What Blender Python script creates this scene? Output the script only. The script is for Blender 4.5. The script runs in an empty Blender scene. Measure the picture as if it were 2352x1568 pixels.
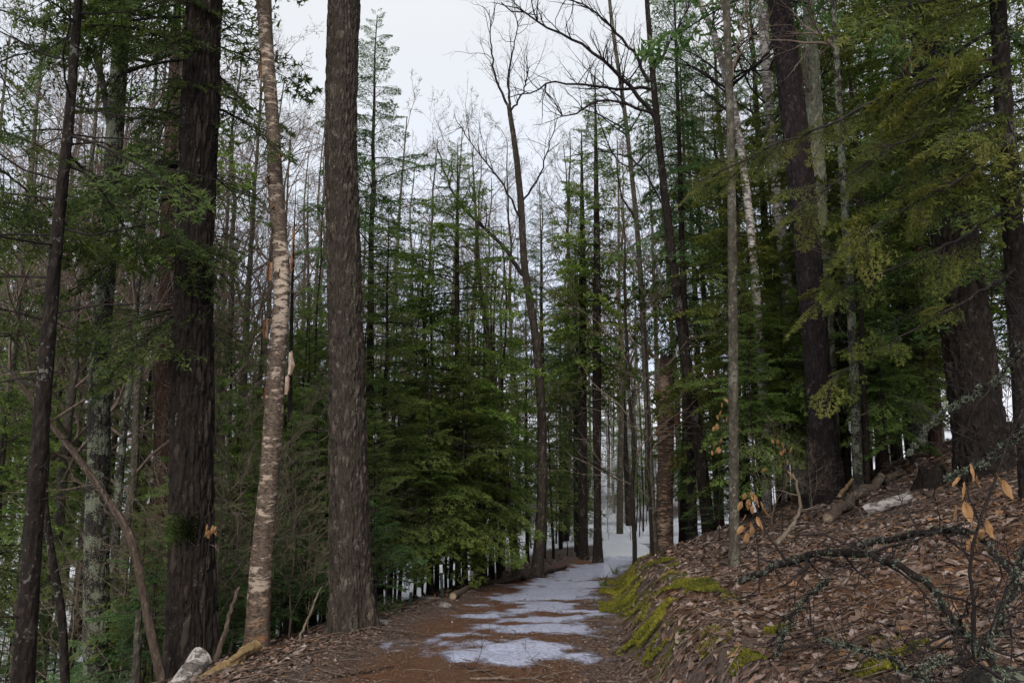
import bpy, math, random
import numpy as np
from mathutils import Vector

# ------------------------------------------------------------------ camera, sky, sun, exposure
R = math.radians
scene = bpy.context.scene
EYE = 1.6
PITCH = R(10.1)
cam_d = bpy.data.cameras.new('camera')
cam_d.lens = 28.0
cam_d.sensor_width = 36.0
cam_d.clip_start = 0.05
cam_d.clip_end = 2000
cam = bpy.data.objects.new('camera', cam_d)
scene.collection.objects.link(cam)
cam.location = (0, 0, EYE)
cam.rotation_euler = (math.pi / 2 + PITCH, 0, 0)
scene.camera = cam

SUN_EL, SUN_AZ = R(31), R(188)
w = bpy.data.worlds.new('World')
scene.world = w
w.use_nodes = True
nt = w.node_tree
nt.nodes.clear()
wo = nt.nodes.new('ShaderNodeOutputWorld')
sky = nt.nodes.new('ShaderNodeTexSky')
sky.sky_type = 'NISHITA'
sky.sun_disc = False
sky.sun_elevation = SUN_EL
sky.sun_rotation = SUN_AZ
sky.dust_density = 6.0
bg_sky = nt.nodes.new('ShaderNodeBackground')
bg_sky.inputs['Strength'].default_value = 0.10
nt.links.new(sky.outputs[0], bg_sky.inputs['Color'])
tc = nt.nodes.new('ShaderNodeTexCoord')
cn = nt.nodes.new('ShaderNodeTexNoise')
cn.inputs['Scale'].default_value = 2.4
cn.inputs['Detail'].default_value = 5
nt.links.new(tc.outputs['Generated'], cn.inputs['Vector'])
cr = nt.nodes.new('ShaderNodeValToRGB')
cr.color_ramp.elements[0].position = 0.3
cr.color_ramp.elements[0].color = (0.525, 0.55, 0.59, 1)
cr.color_ramp.elements[1].position = 0.7
cr.color_ramp.elements[1].color = (0.59, 0.6, 0.612, 1)
nt.links.new(cn.outputs['Fac'], cr.inputs['Fac'])
bg_cl = nt.nodes.new('ShaderNodeBackground')
bg_cl.inputs['Strength'].default_value = 1.0
sx = nt.nodes.new('ShaderNodeSeparateXYZ')
nt.links.new(tc.outputs['Generated'], sx.inputs[0])
er = nt.nodes.new('ShaderNodeValToRGB')                # cloud is thinner and bluer low over the land
er.color_ramp.elements[0].position = 0.12
er.color_ramp.elements[0].color = (1.04, 1.13, 1.32, 1)
er.color_ramp.elements[1].position = 0.5
er.color_ramp.elements[1].color = (1.0, 1.0, 1.0, 1)
nt.links.new(sx.outputs[2], er.inputs[0])
cm = nt.nodes.new('ShaderNodeMix'); cm.data_type = 'RGBA'; cm.blend_type = 'MULTIPLY'; cm.inputs[0].default_value = 1.0
nt.links.new(cr.outputs[0], cm.inputs[6]); nt.links.new(er.outputs[0], cm.inputs[7])
nt.links.new(cm.outputs[2], bg_cl.inputs['Color'])
mixs = nt.nodes.new('ShaderNodeMixShader')
mixs.inputs[0].default_value = 0.93
nt.links.new(bg_sky.outputs[0], mixs.inputs[1])
nt.links.new(bg_cl.outputs[0], mixs.inputs[2])
nt.links.new(mixs.outputs[0], wo.inputs['Surface'])

sun_d = bpy.data.lights.new('sun', 'SUN')
sun_d.energy = 1.5
sun_d.angle = R(22)
sun_d.color = (1.0, 0.97, 0.93)
sun = bpy.data.objects.new('sun', sun_d)
scene.collection.objects.link(sun)
sd = Vector((math.sin(SUN_AZ) * math.cos(SUN_EL), math.cos(SUN_AZ) * math.cos(SUN_EL), math.sin(SUN_EL)))
sun.rotation_euler = sd.to_track_quat('Z', 'Y').to_euler()

scene.view_settings.view_transform = 'Standard'
scene.view_settings.look = 'None'
scene.view_settings.gamma = 1.0
scene.view_settings.exposure = 0.68
scene.view_settings.use_curve_mapping = False
scene.cycles.max_bounces = 6
scene.cycles.diffuse_bounces = 4
scene.cycles.glossy_bounces = 2
scene.cycles.transmission_bounces = 2
scene.cycles.use_denoising = True
scene.cycles.use_adaptive_sampling = True
scene.cycles.adaptive_threshold = 0.03

col = scene.collection
rng = np.random.default_rng(7)

# ------------------------------------------------------------------ picking points: photo pixel (2352 x 1568) to a point at a distance
F = 2352 * 28 / 36.0
CP, SP = math.cos(PITCH), math.sin(PITCH)


def ray(u, v):
    dx, dy = (u - 1176) / F, (784 - v) / F
    return np.array([dx, CP - dy * SP, SP + dy * CP])


def at(u, v, Y):
    r = ray(u, v)
    return np.array([0, 0, EYE]) + r * (Y / r[1])


def proj(p):
    p = np.asarray(p, float) - np.array([0, 0, EYE])
    f = p[1] * CP + p[2] * SP
    up = -p[1] * SP + p[2] * CP
    return 1176 + F * p[0] / f, 784 - F * up / f


def mpp(Y):            # metres for one pixel at that distance
    return Y / F * 1.02


# ------------------------------------------------------------------ noise
def _hash(ix, iy, s):
    h = (ix.astype(np.int64) * 374761393 + iy.astype(np.int64) * 668265263 + s * 974711) & 0x7fffffff
    h = ((h ^ (h >> 13)) * 1274126177) & 0x7fffffff
    h = ((h ^ (h >> 16)) * 2246822519) & 0x7fffffff
    return (h & 0xffff) / 65535.0


def vnoise(x, y, s=0):
    x = np.asarray(x, float); y = np.asarray(y, float)
    ix, iy = np.floor(x), np.floor(y)
    fx, fy = x - ix, y - iy
    fx = fx * fx * (3 - 2 * fx); fy = fy * fy * (3 - 2 * fy)
    ix = ix.astype(np.int64); iy = iy.astype(np.int64)
    a, b = _hash(ix, iy, s), _hash(ix + 1, iy, s)
    c, d = _hash(ix, iy + 1, s), _hash(ix + 1, iy + 1, s)
    return (a * (1 - fx) + b * fx) * (1 - fy) + (c * (1 - fx) + d * fx) * fy


def fbm(x, y, s=0, o=4):
    t, a, n = 0, 0.5, 0
    for k in range(o):
        t = t + a * vnoise(x * 2 ** k, y * 2 ** k, s + k * 17); n += a; a *= 0.5
    return t / n


def sstep(a, b, x):
    t = np.clip((x - a) / (b - a), 0, 1)
    return t * t * (3 - 2 * t)


# ------------------------------------------------------------------ the lie of the land
_ys = np.linspace(-20, 140, 801)
_xc = np.interp(_ys, [-20, 0, 7, 10, 13, 16, 19, 22, 25, 30, 34, 38, 45, 60, 140],
                [-.3, -.3, -.35, 0, .35, .75, 1.45, 2.3, 3.1, 4.2, 4.6, 4.1, 2.0, -4, -20])
_k = np.ones(13) / 13
_xc = np.convolve(np.pad(_xc, 6, 'edge'), _k, 'valid')
_zp = np.interp(_ys, [-20, 0, 8, 12, 16, 22, 30, 36, 45, 140], [0, 0, 0, -.19, -.42, -.63, -.9, -.95, -.6, -.6])
_zp = np.convolve(np.pad(_zp, 6, 'edge'), _k, 'valid')


def path_x(y): return np.interp(y, _ys, _xc)
def path_wl(y): return np.interp(y, [0, 10, 18, 30], [1.45, 1.4, 1.15, 1.1])
def path_wr(y): return np.interp(y, [0, 10, 18, 30], [1.3, 1.2, 1.0, 1.1])


def ground0(x, y):
    x = np.asarray(x, float); y = np.asarray(y, float)
    s = x - path_x(y)
    z = np.interp(y, _ys, _zp)
    sr = s - path_wr(y)
    bank = np.interp(y, [0, 12, 17, 24, 34], [.46, .46, .4, .16, .0])
    slope = np.interp(y, [0, 9, 13, 18, 26, 34], [.27, .27, .33, .36, .2, .08])
    wob = (vnoise(y * .9, x * .9, 5) - .5) * .35
    z = z + bank * sstep(0.0, .62, sr + wob) + slope * np.clip(sr - .3, 0, 9) + .10 * np.clip(sr - 9.3, 0, 60)
    sl = -s - path_wl(y)
    drop = np.interp(y, [0, 14, 24, 36, 44], [2.0, 2.0, 1.55, .7, .2])
    z = z - drop * sstep(.4, 6.0, sl) + .05 * np.exp(-((sl - .1) / .28) ** 2)
    z = z + 14.5 * sstep(40, 112, y) + 5 * sstep(16, 60, -x) * sstep(4, 40, y)
    off = sstep(.2, 2.5, np.abs(s) - 1.2)
    z = z + (fbm(x * .45, y * .45, 3) - .5) * .5 * off
    z = z + (fbm(x * 2.2, y * 2.2, 9) - .5) * (.05 + .1 * off)
    return z


def gz(x, y): return float(ground0(np.array([x]), np.array([y]))[0])


def hit(u, v, y0=2.5, y1=120):
    r = ray(u, v)
    ys = np.geomspace(y0, y1, 4000)
    t = ys / r[1]
    z = EYE + r[2] * t
    g = ground0(r[0] * t, ys)
    i = np.argmax(z <= g)
    if z[i] > g[i]: i = -1
    return np.array([r[0] * t[i], ys[i], g[i]])


# ------------------------------------------------------------------ mesh building
class MB:
    """collects vertices, faces, a material index per face and a tint per vertex"""
    def __init__(s):
        s.v, s.f3, s.f4, s.m3, s.m4, s.c, s.n = [], [], [], [], [], [], 0

    def add(s, v, f, mat=0, tint=0.5):
        v = np.asarray(v, np.float32).reshape(-1, 3); f = np.asarray(f, np.int64)
        if len(f) == 0: return
        s.v.append(v)
        t = np.asarray(tint, np.float32)
        s.c.append(np.full(len(v), t, np.float32) if t.ndim == 0 else t)
        (s.f3 if f.shape[1] == 3 else s.f4).append(f + s.n)
        (s.m3 if f.shape[1] == 3 else s.m4).append(np.full(len(f), mat, np.int32))
        s.n += len(v)

    def arrays(s):
        V = np.concatenate(s.v) if s.v else np.zeros((0, 3), np.float32)
        C = np.concatenate(s.c) if s.c else np.zeros(0, np.float32)
        F3 = np.concatenate(s.f3) if s.f3 else np.zeros((0, 3), np.int64)
        F4 = np.concatenate(s.f4) if s.f4 else np.zeros((0, 4), np.int64)
        M3 = np.concatenate(s.m3) if s.m3 else np.zeros(0, np.int32)
        M4 = np.concatenate(s.m4) if s.m4 else np.zeros(0, np.int32)
        return V, C, F3, F4, M3, M4

    def add_mb(s, arr, M=None, off=None, tshift=0.0, scale=1.0):
        V, C, F3, F4, M3, M4 = arr
        V = V * scale
        if M is not None: V = V @ np.asarray(M, np.float32).T
        if off is not None: V = V + np.asarray(off, np.float32)
        s.v.append(V.astype(np.float32)); s.c.append(C + tshift)
        if len(F3): s.f3.append(F3 + s.n); s.m3.append(M3)
        if len(F4): s.f4.append(F4 + s.n); s.m4.append(M4)
        s.n += len(V)

    def mesh(s, name, mats, smooth=True, attrs=None):
        V, C, F3, F4, M3, M4 = s.arrays()
        me = bpy.data.meshes.new(name)
        me.vertices.add(len(V)); me.vertices.foreach_set('co', V.ravel())
        nl = len(F3) * 3 + len(F4) * 4
        me.loops.add(nl)
        me.loops.foreach_set('vertex_index', np.concatenate([F3.ravel(), F4.ravel()]).astype(np.int32))
        nf = len(F3) + len(F4)
        me.polygons.add(nf)
        st = np.concatenate([np.arange(len(F3)) * 3, len(F3) * 3 + np.arange(len(F4)) * 4]).astype(np.int32)
        me.polygons.foreach_set('loop_start', st)
        me.polygons.foreach_set('material_index', np.concatenate([M3, M4]).astype(np.int32))
        me.polygons.foreach_set('use_smooth', np.full(nf, smooth))
        for m in (mats if isinstance(mats, (list, tuple)) else [mats]): me.materials.append(m)
        a = me.attributes.new('tint', 'FLOAT', 'POINT'); a.data.foreach_set('value', C.astype(np.float32))
        for k, arr in (attrs or {}).items():
            a = me.attributes.new(k, 'FLOAT', 'POINT'); a.data.foreach_set('value', np.asarray(arr, np.float32))
        me.update(calc_edges=True)
        return me


def obj(name, me, parent=None, loc=None):
    o = bpy.data.objects.new(name, me)
    col.objects.link(o)
    if parent is not None: o.parent = parent
    if loc is not None: o.location = [float(c) for c in loc]
    return o


def empty(name, loc, label, cat, group=None, rz=0, sc=1):
    e = bpy.data.objects.new(name, None)
    col.objects.link(e)
    e.empty_display_size = .2
    e.location = [float(c) for c in loc]; e.rotation_euler = (0, 0, rz); e.scale = (sc, sc, sc)
    tag(e, label, cat, group)
    return e


def tag(o, label=None, cat=None, group=None, kind=None):
    if label: o['label'] = label
    if cat: o['category'] = cat
    if group: o['group'] = group
    if kind: o['kind'] = kind
    return o


def nrm(a):
    return a / np.maximum(np.linalg.norm(a, axis=-1, keepdims=True), 1e-9)


def tubes(P, Rr, sides):
    """P (B,n,3), R (B,n) -> verts, quads for B tubes"""
    P = np.asarray(P, float); Rr = np.asarray(Rr, float)
    B, n, _ = P.shape
    T = nrm(np.gradient(P, axis=1))
    mean = nrm(P[:, -1] - P[:, 0])
    ref = np.where(np.abs(mean[:, 2:3]) > .8, np.array([[1., 0, 0]]), np.array([[0, 0, 1.]]))[:, None, :]
    N = nrm(ref - (ref * T).sum(-1, keepdims=True) * T)
    Bn = np.cross(T, N)
    a = np.arange(sides) / sides * 2 * np.pi
    V = P[:, :, None, :] + Rr[:, :, None, None] * (np.cos(a)[None, None, :, None] * N[:, :, None, :] + np.sin(a)[None, None, :, None] * Bn[:, :, None, :])
    i = np.arange(n - 1)[:, None] * sides; k = np.arange(sides)[None, :]; k2 = (k + 1) % sides
    f = np.stack([i + k, i + k2, i + sides + k2, i + sides + k], -1).reshape(-1, 4)
    F_ = (f[None] + (np.arange(B) * n * sides)[:, None, None]).reshape(-1, 4)
    return V.reshape(-1, 3), F_


def add_tube(mb, P, Rr, sides=6, mat=0, tint=.5, cap=False):
    P = np.asarray(P, float); Rr = np.asarray(Rr, float)
    V, f = tubes(P[None], Rr[None], sides)
    mb.add(V, f, mat, tint)
    if cap:
        n = len(P)
        for e, o in ((0, 1), (n - 1, -1)):
            ring = V[e * sides:(e + 1) * sides]
            c = P[e]
            vv = np.vstack([ring, c[None]])
            ff = [[(k + 1) % sides, k, sides] if o == 1 else [k, (k + 1) % sides, sides] for k in range(sides)]
            mb.add(vv, ff, mat if not isinstance(cap, int) or cap is True else cap, tint)


def smooth_line(P, n, jit=0, rg=rng):
    P = np.asarray(P, float)
    d = np.r_[0, np.cumsum(np.linalg.norm(np.diff(P, axis=0), axis=1))]
    t = np.linspace(0, d[-1], n)
    if len(P) == 2:
        Q = np.stack([np.interp(t, d, P[:, k]) for k in range(P.shape[1])], 1)
    else:                                               # Catmull-Rom like: Hermite with finite differences
        m = np.gradient(P, d, axis=0)
        i = np.clip(np.searchsorted(d, t, 'right') - 1, 0, len(d) - 2)
        h = (d[i + 1] - d[i])[:, None]; x = ((t - d[i])[:, None]) / h
        Q = ((2 * x ** 3 - 3 * x ** 2 + 1) * P[i] + (x ** 3 - 2 * x ** 2 + x) * h * m[i]
             + (-2 * x ** 3 + 3 * x ** 2) * P[i + 1] + (x ** 3 - x ** 2) * h * m[i + 1])
    if jit:
        j = rg.normal(0, jit, Q.shape); j[0] = 0
        Q = Q + j
    return Q


# ------------------------------------------------------------------ materials
def new_mat(name):
    m = bpy.data.materials.new(name)
    m.use_nodes = True
    n = m.node_tree
    b = n.nodes['Principled BSDF']
    b.inputs['Roughness'].default_value = .85
    b.inputs['Specular IOR Level'].default_value = .25
    return m, n, b


def node(n, t, **kw):
    x = n.nodes.new(t)
    for k, v in kw.items():
        if k in x.inputs: x.inputs[k].default_value = v
        else: setattr(x, k, v)
    return x


def ramp(n, fac, stops):
    r = n.nodes.new('ShaderNodeValToRGB')
    e = r.color_ramp.elements
    while len(e) < len(stops): e.new(.5)
    for q, (p, c) in zip(e, stops):
        q.position = p; q.color = (*c, 1) if len(c) == 3 else c
    n.links.new(fac, r.inputs[0])
    return r.outputs[0]


def mapped(n, scale, coord='Object'):
    t = n.nodes.new('ShaderNodeTexCoord'); m = n.nodes.new('ShaderNodeMapping')
    m.inputs['Scale'].default_value = scale
    n.links.new(t.outputs[coord], m.inputs[0])
    return m.outputs[0]


def mix(n, fac, a, b, mode='MIX'):
    x = n.nodes.new('ShaderNodeMix'); x.data_type = 'RGBA'; x.blend_type = mode
    if hasattr(fac, 'node'): n.links.new(fac, x.inputs[0])
    else: x.inputs[0].default_value = fac
    for s, i in ((a, 6), (b, 7)):
        if hasattr(s, 'node'): n.links.new(s, x.inputs[i])
        else: x.inputs[i].default_value = (*s, 1)
    return x.outputs[2]


def math_(n, op, a, b=0.0, clamp=False):
    x = n.nodes.new('ShaderNodeMath'); x.operation = op; x.use_clamp = clamp
    for s, i in ((a, 0), (b, 1)):
        if hasattr(s, 'node'): n.links.new(s, x.inputs[i])
        else: x.inputs[i].default_value = s
    return x.outputs[0]


def noise(n, vec, scale, detail=4, rough=.6):
    x = node(n, 'ShaderNodeTexNoise', Scale=scale, Detail=detail, Roughness=rough)
    n.links.new(vec, x.inputs['Vector'])
    return x.outputs['Fac']


def bump(n, b, h, dist, strength=1.0):
    x = node(n, 'ShaderNodeBump', Distance=dist, Strength=strength)
    n.links.new(h, x.inputs['Height'])
    n.links.new(x.outputs[0], b.inputs['Normal'])


def attr(n, name):
    x = n.nodes.new('ShaderNodeAttribute'); x.attribute_name = name
    return x.outputs['Fac']


def bark_mat(name, dark, light, lichen=None, lich_amt=.5, zs=.35, scale=16, tintmix=.5, lich_scale=5.0, fleck=.4):
    m, n, b = new_mat(name)
    vec = mapped(n, (1, 1, zs))
    a = noise(n, vec, scale, 5, .65)
    v = node(n, 'ShaderNodeTexVoronoi', Scale=scale * 1.4); n.links.new(vec, v.inputs['Vector'])
    c = ramp(n, a, [(.32, dark), (.68, light)])
    t = attr(n, 'tint')
    c = mix(n, tintmix, c, ramp(n, t, [(.0, tuple(x * .5 for x in dark)), (.5, tuple((x + y) / 2 for x, y in zip(dark, light))), (1, tuple(min(1, x * 1.9) for x in light))]))
    if lichen:
        l = noise(n, mapped(n, (1, 1, .8)), lich_scale, 6, .7)
        l2 = noise(n, mapped(n, (1, 1, 1)), lich_scale * 9, 3, .6)
        s = math_(n, 'ADD', l, math_(n, 'MULTIPLY', math_(n, 'SUBTRACT', l2, .5), .55))
        th = .68 - .36 * lich_amt
        c = mix(n, ramp(n, s, [(th, (0, 0, 0)), (th + .05, (1, 1, 1))]), c, lichen)
    fl = noise(n, mapped(n, (1, 1, .55)), scale * 3.2, 3, .6)
    c = mix(n, ramp(n, fl, [(.6, (0, 0, 0)), (.68, (fleck, fleck, fleck))]), c, tuple(min(1, x * 2.4) for x in light))
    c = mix(n, ramp(n, fl, [(.3, (.6, .6, .6)), (.4, (0, 0, 0))]), c, tuple(x * .4 for x in dark))
    n.links.new(c, b.inputs['Base Color'])
    h = math_(n, 'ADD', a, math_(n, 'MULTIPLY', v.outputs['Distance'], .8))
    bump(n, b, h, .03, 1.0)
    b.inputs['Roughness'].default_value = .95
    b.inputs['Specular IOR Level'].default_value = .12
    return m


def birch_mat(name, pale, tan, dark, amt=.5, zs=3.2, foot=None):
    m, n, b = new_mat(name)
    wob = n.nodes.new('ShaderNodeVectorMath'); wob.operation = 'ADD'
    base_v = mapped(n, (1, 1, 1))
    wn = node(n, 'ShaderNodeTexNoise', Scale=3.0, Detail=2.0); n.links.new(base_v, wn.inputs['Vector'])
    sc_ = n.nodes.new('ShaderNodeVectorMath'); sc_.operation = 'SCALE'; sc_.inputs['Scale'].default_value = .12
    n.links.new(wn.outputs['Color'], sc_.inputs[0])
    n.links.new(base_v, wob.inputs[0]); n.links.new(sc_.outputs[0], wob.inputs[1])
    def mp(sc):
        q = n.nodes.new('ShaderNodeMapping'); q.inputs['Scale'].default_value = sc
        n.links.new(wob.outputs[0], q.inputs[0]); return q.outputs[0]
    s = noise(n, mp((1, 1, zs)), 5.5, 6, .72)
    big = noise(n, mp((.8, .8, 1.0)), 1.7, 3, .6)
    sm = math_(n, 'ADD', math_(n, 'MULTIPLY', s, .75), math_(n, 'MULTIPLY', big, .4))
    th = .68 - .24 * amt
    f = ramp(n, sm, [(th - .015, (0, 0, 0)), (th + .03, (1, 1, 1))])
    base = mix(n, noise(n, mp((1, 1, .8)), 2.0, 4), pale, tan)
    base = mix(n, .2, base, ramp(n, attr(n, 'tint'), [(0, dark), (.5, tan), (1, pale)]))
    if foot:                                             # the rusty bark of the foot
        sz = n.nodes.new('ShaderNodeSeparateXYZ'); n.links.new(base_v, sz.inputs[0])
        ft = math_(n, 'ADD', math_(n, 'MULTIPLY', sz.outputs[2], -.7), math_(n, 'MULTIPLY', big, 1.3))
        base = mix(n, ramp(n, ft, [(.1, (0, 0, 0)), (.5, (1, 1, 1))]), base, foot)
    fine = noise(n, mp((1, 1, 16)), 9, 3, .5)
    base = mix(n, ramp(n, fine, [(.6, (0, 0, 0)), (.7, (.7, .7, .7))]), base, tuple(x * .45 for x in tan))
    fd = noise(n, mp((1, 1, 2)), 24, 4, .7)
    n.links.new(mix(n, f, base, ramp(n, fd, [(.35, dark), (.8, tuple(x * .7 for x in tan))])), b.inputs['Base Color'])
    bump(n, b, math_(n, 'ADD', sm, math_(n, 'MULTIPLY', fd, .4)), .02, .8)
    b.inputs['Roughness'].default_value = .75
    return m


def needle_mat(name, c0, c1, c2):
    m, n, b = new_mat(name)
    oi = n.nodes.new('ShaderNodeObjectInfo')
    c = ramp(n, attr(n, 'tint'), [(.05, c0), (.5, c1), (.95, c2)])
    hs = n.nodes.new('ShaderNodeHueSaturation')
    n.links.new(c, hs.inputs['Color'])
    n.links.new(math_(n, 'ADD', math_(n, 'MULTIPLY', oi.outputs['Random'], .03), .485), hs.inputs['Hue'])
    n.links.new(math_(n, 'ADD', math_(n, 'MULTIPLY', oi.outputs['Random'], .5), .75), hs.inputs['Value'])
    n.links.new(hs.outputs[0], b.inputs['Base Color'])
    b.inputs['Roughness'].default_value = .55
    b.inputs['Specular IOR Level'].default_value = .3
    tr = n.nodes.new('ShaderNodeBsdfTranslucent'); n.links.new(hs.outputs[0], tr.inputs['Color'])
    ms = n.nodes.new('ShaderNodeMixShader'); ms.inputs[0].default_value = .5
    n.links.new(b.outputs[0], ms.inputs[1]); n.links.new(tr.outputs[0], ms.inputs[2])
    n.links.new(ms.outputs[0], n.nodes['Material Output'].inputs['Surface'])
    return m


def tint_mat(name, stops, rough=.85, transl=0.0, fine=None):
    m, n, b = new_mat(name)
    c = ramp(n, attr(n, 'tint'), stops)
    if fine:
        k = noise(n, mapped(n, (1, 1, 1)), fine, 4, .65)
        c = mix(n, .6, c, ramp(n, k, [(.3, (.35, .35, .35)), (.7, (1.3, 1.3, 1.3))]), 'MULTIPLY')
    n.links.new(c, b.inputs['Base Color'])
    b.inputs['Roughness'].default_value = rough
    if transl:
        tr = n.nodes.new('ShaderNodeBsdfTranslucent'); n.links.new(c, tr.inputs['Color'])
        ms = n.nodes.new('ShaderNodeMixShader'); ms.inputs[0].default_value = transl
        n.links.new(b.outputs[0], ms.inputs[1]); n.links.new(tr.outputs[0], ms.inputs[2])
        n.links.new(ms.outputs[0], n.nodes['Material Output'].inputs['Surface'])
    return m


M_OAK = bark_mat('bark_dark_ridged', (.009, .007, .006), (.034, .026, .021), lichen=(.11, .105, .085), lich_amt=.1, lich_scale=9)
M_PINE = bark_mat('bark_grey_brown_plates', (.022, .017, .0135), (.076, .06, .047), lichen=(.17, .155, .125), lich_amt=.14, lich_scale=9)
M_LICH = bark_mat('bark_with_lichen', (.012, .011, .01), (.042, .036, .03), lichen=(.135, .142, .098), lich_amt=.5, lich_scale=5.5)
M_SLIM = bark_mat('bark_slim_dark', (.009, .007, .006), (.032, .0245, .02), lichen=(.11, .105, .088), lich_amt=.22, lich_scale=3)
M_RED = bark_mat('bark_red_brown', (.024, .014, .01), (.075, .045, .033), lichen=(.14, .13, .1), lich_amt=.15)
M_GREY = bark_mat('bark_smooth_grey', (.045, .039, .029), (.1, .086, .065), lichen=(.16, .15, .12), lich_amt=.3, scale=9, zs=.9)
M_PURP = bark_mat('bark_purple_brown', (.0105, .0078, .0078), (.036, .0265, .026), lichen=(.13, .12, .11), lich_amt=.12)
M_FISS = bark_mat('bark_pale_fissured', (.09, .085, .06), (.24, .225, .175), lichen=(.2, .215, .15), lich_amt=.4)
M_TWIG = bark_mat('bark_bare_twigs', (.085, .062, .048), (.2, .15, .118), scale=6, tintmix=.2)
M_TWIGD = bark_mat('bark_dark_twigs', (.014, .011, .011), (.04, .032, .03), scale=6, tintmix=.2)
M_PALE = bark_mat('bark_pale_twigs', (.1, .078, .055), (.22, .175, .13), scale=8, tintmix=.2)
M_BIRCH = birch_mat('bark_peeling_birch', (.5, .425, .345), (.32, .225, .155), (.024, .018, .015), amt=.66, foot=(.24, .115, .055))
M_BIRCHW = birch_mat('bark_white_birch', (.52, .48, .44), (.36, .31, .27), (.04, .032, .028), amt=.45)
M_BIRCHD = birch_mat('bark_banded_snag', (.4, .29, .21), (.2, .12, .08), (.016, .011, .009), amt=.62, zs=5)
M_DEAD = bark_mat('wood_weathered', (.035, .025, .019), (.115, .085, .064), scale=14, zs=.25)
M_YLOG = bark_mat('wood_yellowed', (.075, .048, .025), (.215, .145, .07), scale=12, zs=.4)
M_LOG = bark_mat('wood_fallen_log', (.04, .028, .022), (.125, .092, .072), lichen=(.2, .2, .15), lich_amt=.2, scale=7)
M_END = tint_mat('wood_cut_end', [(0, (.2, .14, .09)), (1, (.42, .33, .23))], fine=30)
M_HEM = needle_mat('needles_hemlock', (.055, .09, .014), (.128, .19, .03), (.235, .285, .058))
M_FIR = needle_mat('needles_fir', (.04, .09, .028), (.1, .19, .056), (.2, .3, .1))
M_OLIVE = needle_mat('needles_olive', (.046, .07, .012), (.118, .155, .024), (.225, .225, .048))
M_DARK = needle_mat('needles_dark', (.032, .052, .012), (.08, .12, .026), (.16, .19, .05))
M_YOUNG = needle_mat('needles_young', (.068, .112, .024), (.16, .23, .05), (.26, .335, .09))
M_LICHEN = tint_mat('lichen_tufts', [(0, (.045, .055, .035)), (.5, (.1, .115, .08)), (1, (.19, .205, .155))])
M_MOSS = tint_mat('moss', [(0, (.035, .032, .01)), (.3, (.075, .085, .012)), (.6, (.16, .15, .015)), (1, (.29, .25, .035))], transl=.2)
M_LEAF = tint_mat('dead_leaves', [(0, (.035, .024, .02)), (.2, (.07, .039, .026)), (.4, (.155, .092, .062)), (.6, (.24, .168, .135)), (.78, (.36, .28, .248)), (.88, (.24, .13, .07)), (.95, (.3, .16, .075)), (1, (.4, .33, .29))], rough=.42, transl=.1, fine=40)
M_NEED = tint_mat('fallen_pine_needles', [(0, (.06, .028, .015)), (.5, (.15, .074, .037)), (1, (.27, .16, .09))])
M_BEECH = tint_mat('beech_leaves', [(0, (.3, .13, .05)), (.5, (.44, .24, .1)), (1, (.55, .37, .2))], rough=.6, transl=.35, fine=45)
M_CURL = tint_mat('birch_bark_curl', [(0, (.1, .045, .025)), (.4, (.27, .145, .075)), (.8, (.5, .41, .33)), (1, (.62, .56, .5))], rough=.7, fine=25)
M_ROCK = bark_mat('rock', (.09, .075, .07), (.21, .18, .17), lichen=(.2, .2, .17), lich_amt=.3, zs=1, scale=5)
M_TUFT = tint_mat('trunk_moss', [(0, (.03, .05, .012)), (.5, (.07, .11, .025)), (1, (.13, .17, .05))])
M_STEEL = tint_mat('green_painted_steel', [(0, (.015, .028, .025)), (1, (.03, .05, .045))], rough=.5, fine=30)
M_TIP = tint_mat('white_painted_steel', [(0, (.5, .52, .54)), (1, (.7, .71, .72))], rough=.5, fine=30)

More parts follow.
